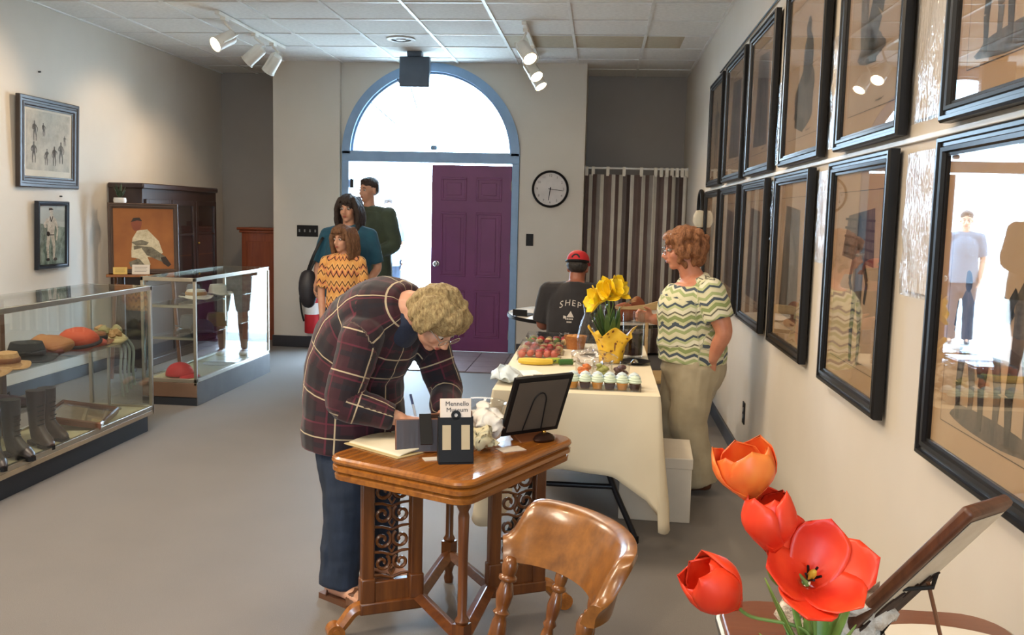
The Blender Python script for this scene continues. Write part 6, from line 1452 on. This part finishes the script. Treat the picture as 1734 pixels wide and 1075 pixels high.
# --- seated man with the red cap, back to the camera
SM = thing('person', 'person in a black lettered T-shirt and red cap seated with back turned', 'person', (-.165, 6.45, 0))
fw = V((.18, 1, 0)).normalized(); rt = V((1, -.18, 0)).normalized(); Q = lambda s, z, r=0: fw*s+rt*r+V((0, 0, z))
sk4 = skin('skin_tan', '9C6048', '8E543E'); SPS = [Q(0, .44), Q(-.03, .56), Q(-.03, .70), Q(.0, .85), Q(.035, .955), Q(.055, 1.0)]
mb = MB(); rnd_chain(mb, SPS, [(.17, .13), (.165, .13), (.165, .125), (.17, .12), (.135, .085), (.065, .06)], 18, side=rt); rnd_chain(mb, [Q(.03, .94), Q(.06, 1.02), Q(.07, 1.06)], [.06, .056, .056], 12)
HTS = head_T(Q(.085, 1.105), fw+V((0, 0, -.15)), V((0, 0, 1))+fw*.1); head_flesh(mb, HTS, .93)
ARS = [[Q(.02, .925, s*.185), Q(.04, .70, s*.235), Q(.24, .705, s*.17)] for s in (1, -1)]
for s, A in zip((1, -1), ARS): rnd_chain(mb, [A[0], (A[0]+A[1])/2, A[1], (A[1]+A[2])/2, A[2]], [.056, .052, .043, .038, .028], 12); hand(mb, A[2], fw+V((0, 0, -.05)), V((0, 0, -1)), .35, .95, side=s)
LGS = [[Q(.02, .46, s*.09), Q(.38, .46, s*.11), Q(.38, .07, s*.12)] for s in (1, -1)]
for L in LGS: rnd_chain(mb, [L[0], (L[0]+L[1])/2, L[1], (L[1]+L[2])/2, L[2]], [.09, .08, .06, .052, .036], 12)
put('body', remesh(mb, 'body', .0075, 3), sk4, SM); face_parts(SM, HTS, .93, m_felt_d, m_lip)
hair(SM, HTS, .93, hairmat('hair_grey_black', '26221F', '3A3430'), [((-.035, 0, .012), (.083, .079, .062))], 2, .004, 40, .007)
def teeS(mb):
    rnd_chain(mb, [Q(-.02, .46), Q(-.035, .56), Q(-.035, .70), Q(.0, .85), Q(.03, .95), Q(.045, .985)], [(.195, .155), (.19, .155), (.185, .148), (.19, .14), (.155, .10), (.08, .07)], 20, side=rt, round_ends=(False, False)); rnd_chain(mb, [ARS[0][0], Q(.03, .93), ARS[1][0]], [.075, .085, .075], 12)
    for A in ARS: rnd_chain(mb, [A[0], A[0]*.5+A[1]*.5, A[0]*.08+A[1]*.92], [.078, .080, .078], 12, round_ends=(True, False))
tee = garment('tshirt', SM, fabric('tee_charcoal', '232022', '2A2729'), teeS, [([tuple(p) for p in SPS], rt, .17, 0), ([tuple(p) for p in ARS[0]], fw, .07, 0), ([tuple(p) for p in ARS[1]], fw, .07, 0)], .008, 5, .003)
from mathutils.bvhtree import BVHTree
bv = BVHTree.FromPolygons([v.co.copy() for v in tee.data.vertices], [tuple(p.vertices) for p in tee.data.polygons])
m_print = M('shirt_print', 'C9BFB4', None, .8)
def on_back(me, xoff, zc, arch, name):
    for v in me.vertices:
        x = v.co.x+xoff; z = zc+v.co.y+arch*(-(x*x)); o = rt*x+V((0, 0, z))-fw*.8; h = bv.ray_cast(o, fw, 2.0)
        if h[0] is not None: v.co = h[0]-fw*.0035-fw*v.co.z
    me.materials.append(m_print); link(name, me, tee)
for ch_, x in zip('SHEP', (-.062, -.018, .024, .062)): on_back(text_mesh(ch_, .064 if ch_ == 'S' else .056, .0), x, .875, 4.0, 'lettering')
mb = MB(); mb.prism([(-.022, -.02), (.028, -.02), (.004, .022)], 0, .001); mb.prism([(-.045, -.03), (-.025, -.03), (-.025, -.015), (-.045, -.01)], 0, .001); on_back(mb.mesh('emblem'), .005, .800, 0, 'emblem')
for k, (w_, z) in enumerate(((.055, .768), (.035, .748))):
    mb = MB()
    for i in range(5): mb.prism([(-w_/2+w_*i/5, -.005), (-w_/2+w_*(i+.7)/5, -.005), (-w_/2+w_*(i+.7)/5, .005), (-w_/2+w_*i/5, .005)], 0, .001)
    on_back(mb.mesh('small_print'), .004, z, 0, 'small_print')
def trS(mb):
    rnd_chain(mb, [Q(0, .54), Q(.0, .46), Q(.05, .44)], [(.17, .13), (.185, .13), (.17, .11)], 16, side=rt)
    for L in LGS: rnd_chain(mb, [L[0], (L[0]+L[1])/2, L[1], (L[1]+L[2])/2, L[2]], [.105, .095, .08, .07, .068], 12, round_ends=(True, False))
garment('trousers', SM, m_denim, trS, [([tuple(x) for x in LGS[0]], rt, .09, 0), ([tuple(x) for x in LGS[1]], rt, .09, 0)], .009, 3, .004)
for L in LGS: q = MB(); shoe_mesh(q, L[2], fw, 1.0); put('shoe', remesh(q, 'shoe', .007, 2), m_shoe_d, SM)
S_ = HTS @ Matrix.Scale(.93, 4)
cp = thing('red_cap', 'red baseball cap with a dark back opening on the seated man', 'cap', SM.location)
mb = MB(); mb.surf(lambda u, v: S_ @ V((-.014+.101*cos(2*pi*u)*cos(v*pi/2)**.8, .085*sin(2*pi*u)*cos(v*pi/2)**.8, .040+.085*sin(v*pi/2))), 28, 10, wrap=True); mb.build('crown', m_red, cp, solid=.003, smooth=180)
mb = MB(); mb.surf(lambda u, v: S_ @ V((.05+(.03+.075*v)*cos((u-.5)*2.0)+.0, .078*sin((u-.5)*2.4), .046-.022*v)), 12, 5); mb.build('visor', m_red, cp, solid=.004, smooth=180)
mb = MB(); mb.tube([S_ @ V((-.014-.103*cos(a), .087*sin(a), .046)) for a in [(-1.2+2.4*i/16) for i in range(17)]], [(.003, .012)]*17, 8, side=(0, 0, 1)) if False else mb.tube([S_ @ V((-.014-.103*cos(a), .087*sin(a), .040)) for a in [(-1.3+2.6*i/16) for i in range(17)]], .009, 8); mb.build('back_strap', m_black, cp)
mb = MB(); pts = [(-.110+.0*0, .032*cos(a), .062+.030*max(0, sin(a))) for a in [pi*i/12 for i in range(13)]]; mb.add([S_ @ V((-.016-.104*math.sqrt(max(.02, (1-((z-.04)/.085)**2)**.8-(y/.085)**2)), y, z)) for x, y, z in pts], [tuple(range(13))]); mb.build('cap_opening', m_felt_d, cp, smooth=0, solid=.003)
st = thing('folding_chair', 'chair under the seated man in the red cap', 'chair', (-.16, 6.42, 0), rad(-10)); MB().box((-.20, -.19, .33), (.20, .20, .35)).build('seat', m_steel, st, bevel=.006)
MB().box((-.19, -.215, .56), (.19, -.20, .68)).build('backrest', m_steel, st, bevel=.006)
for sx in (-1, 1):
    MB().tube([(sx*.195, -.23, 0), (sx*.195, -.21, .35), (sx*.195, -.208, .68)], .011, 8).build('back_leg', m_steel, st); MB().tube([(sx*.195, .19, 0), (sx*.195, .17, .34)], .011, 8).build('front_leg', m_steel, st)
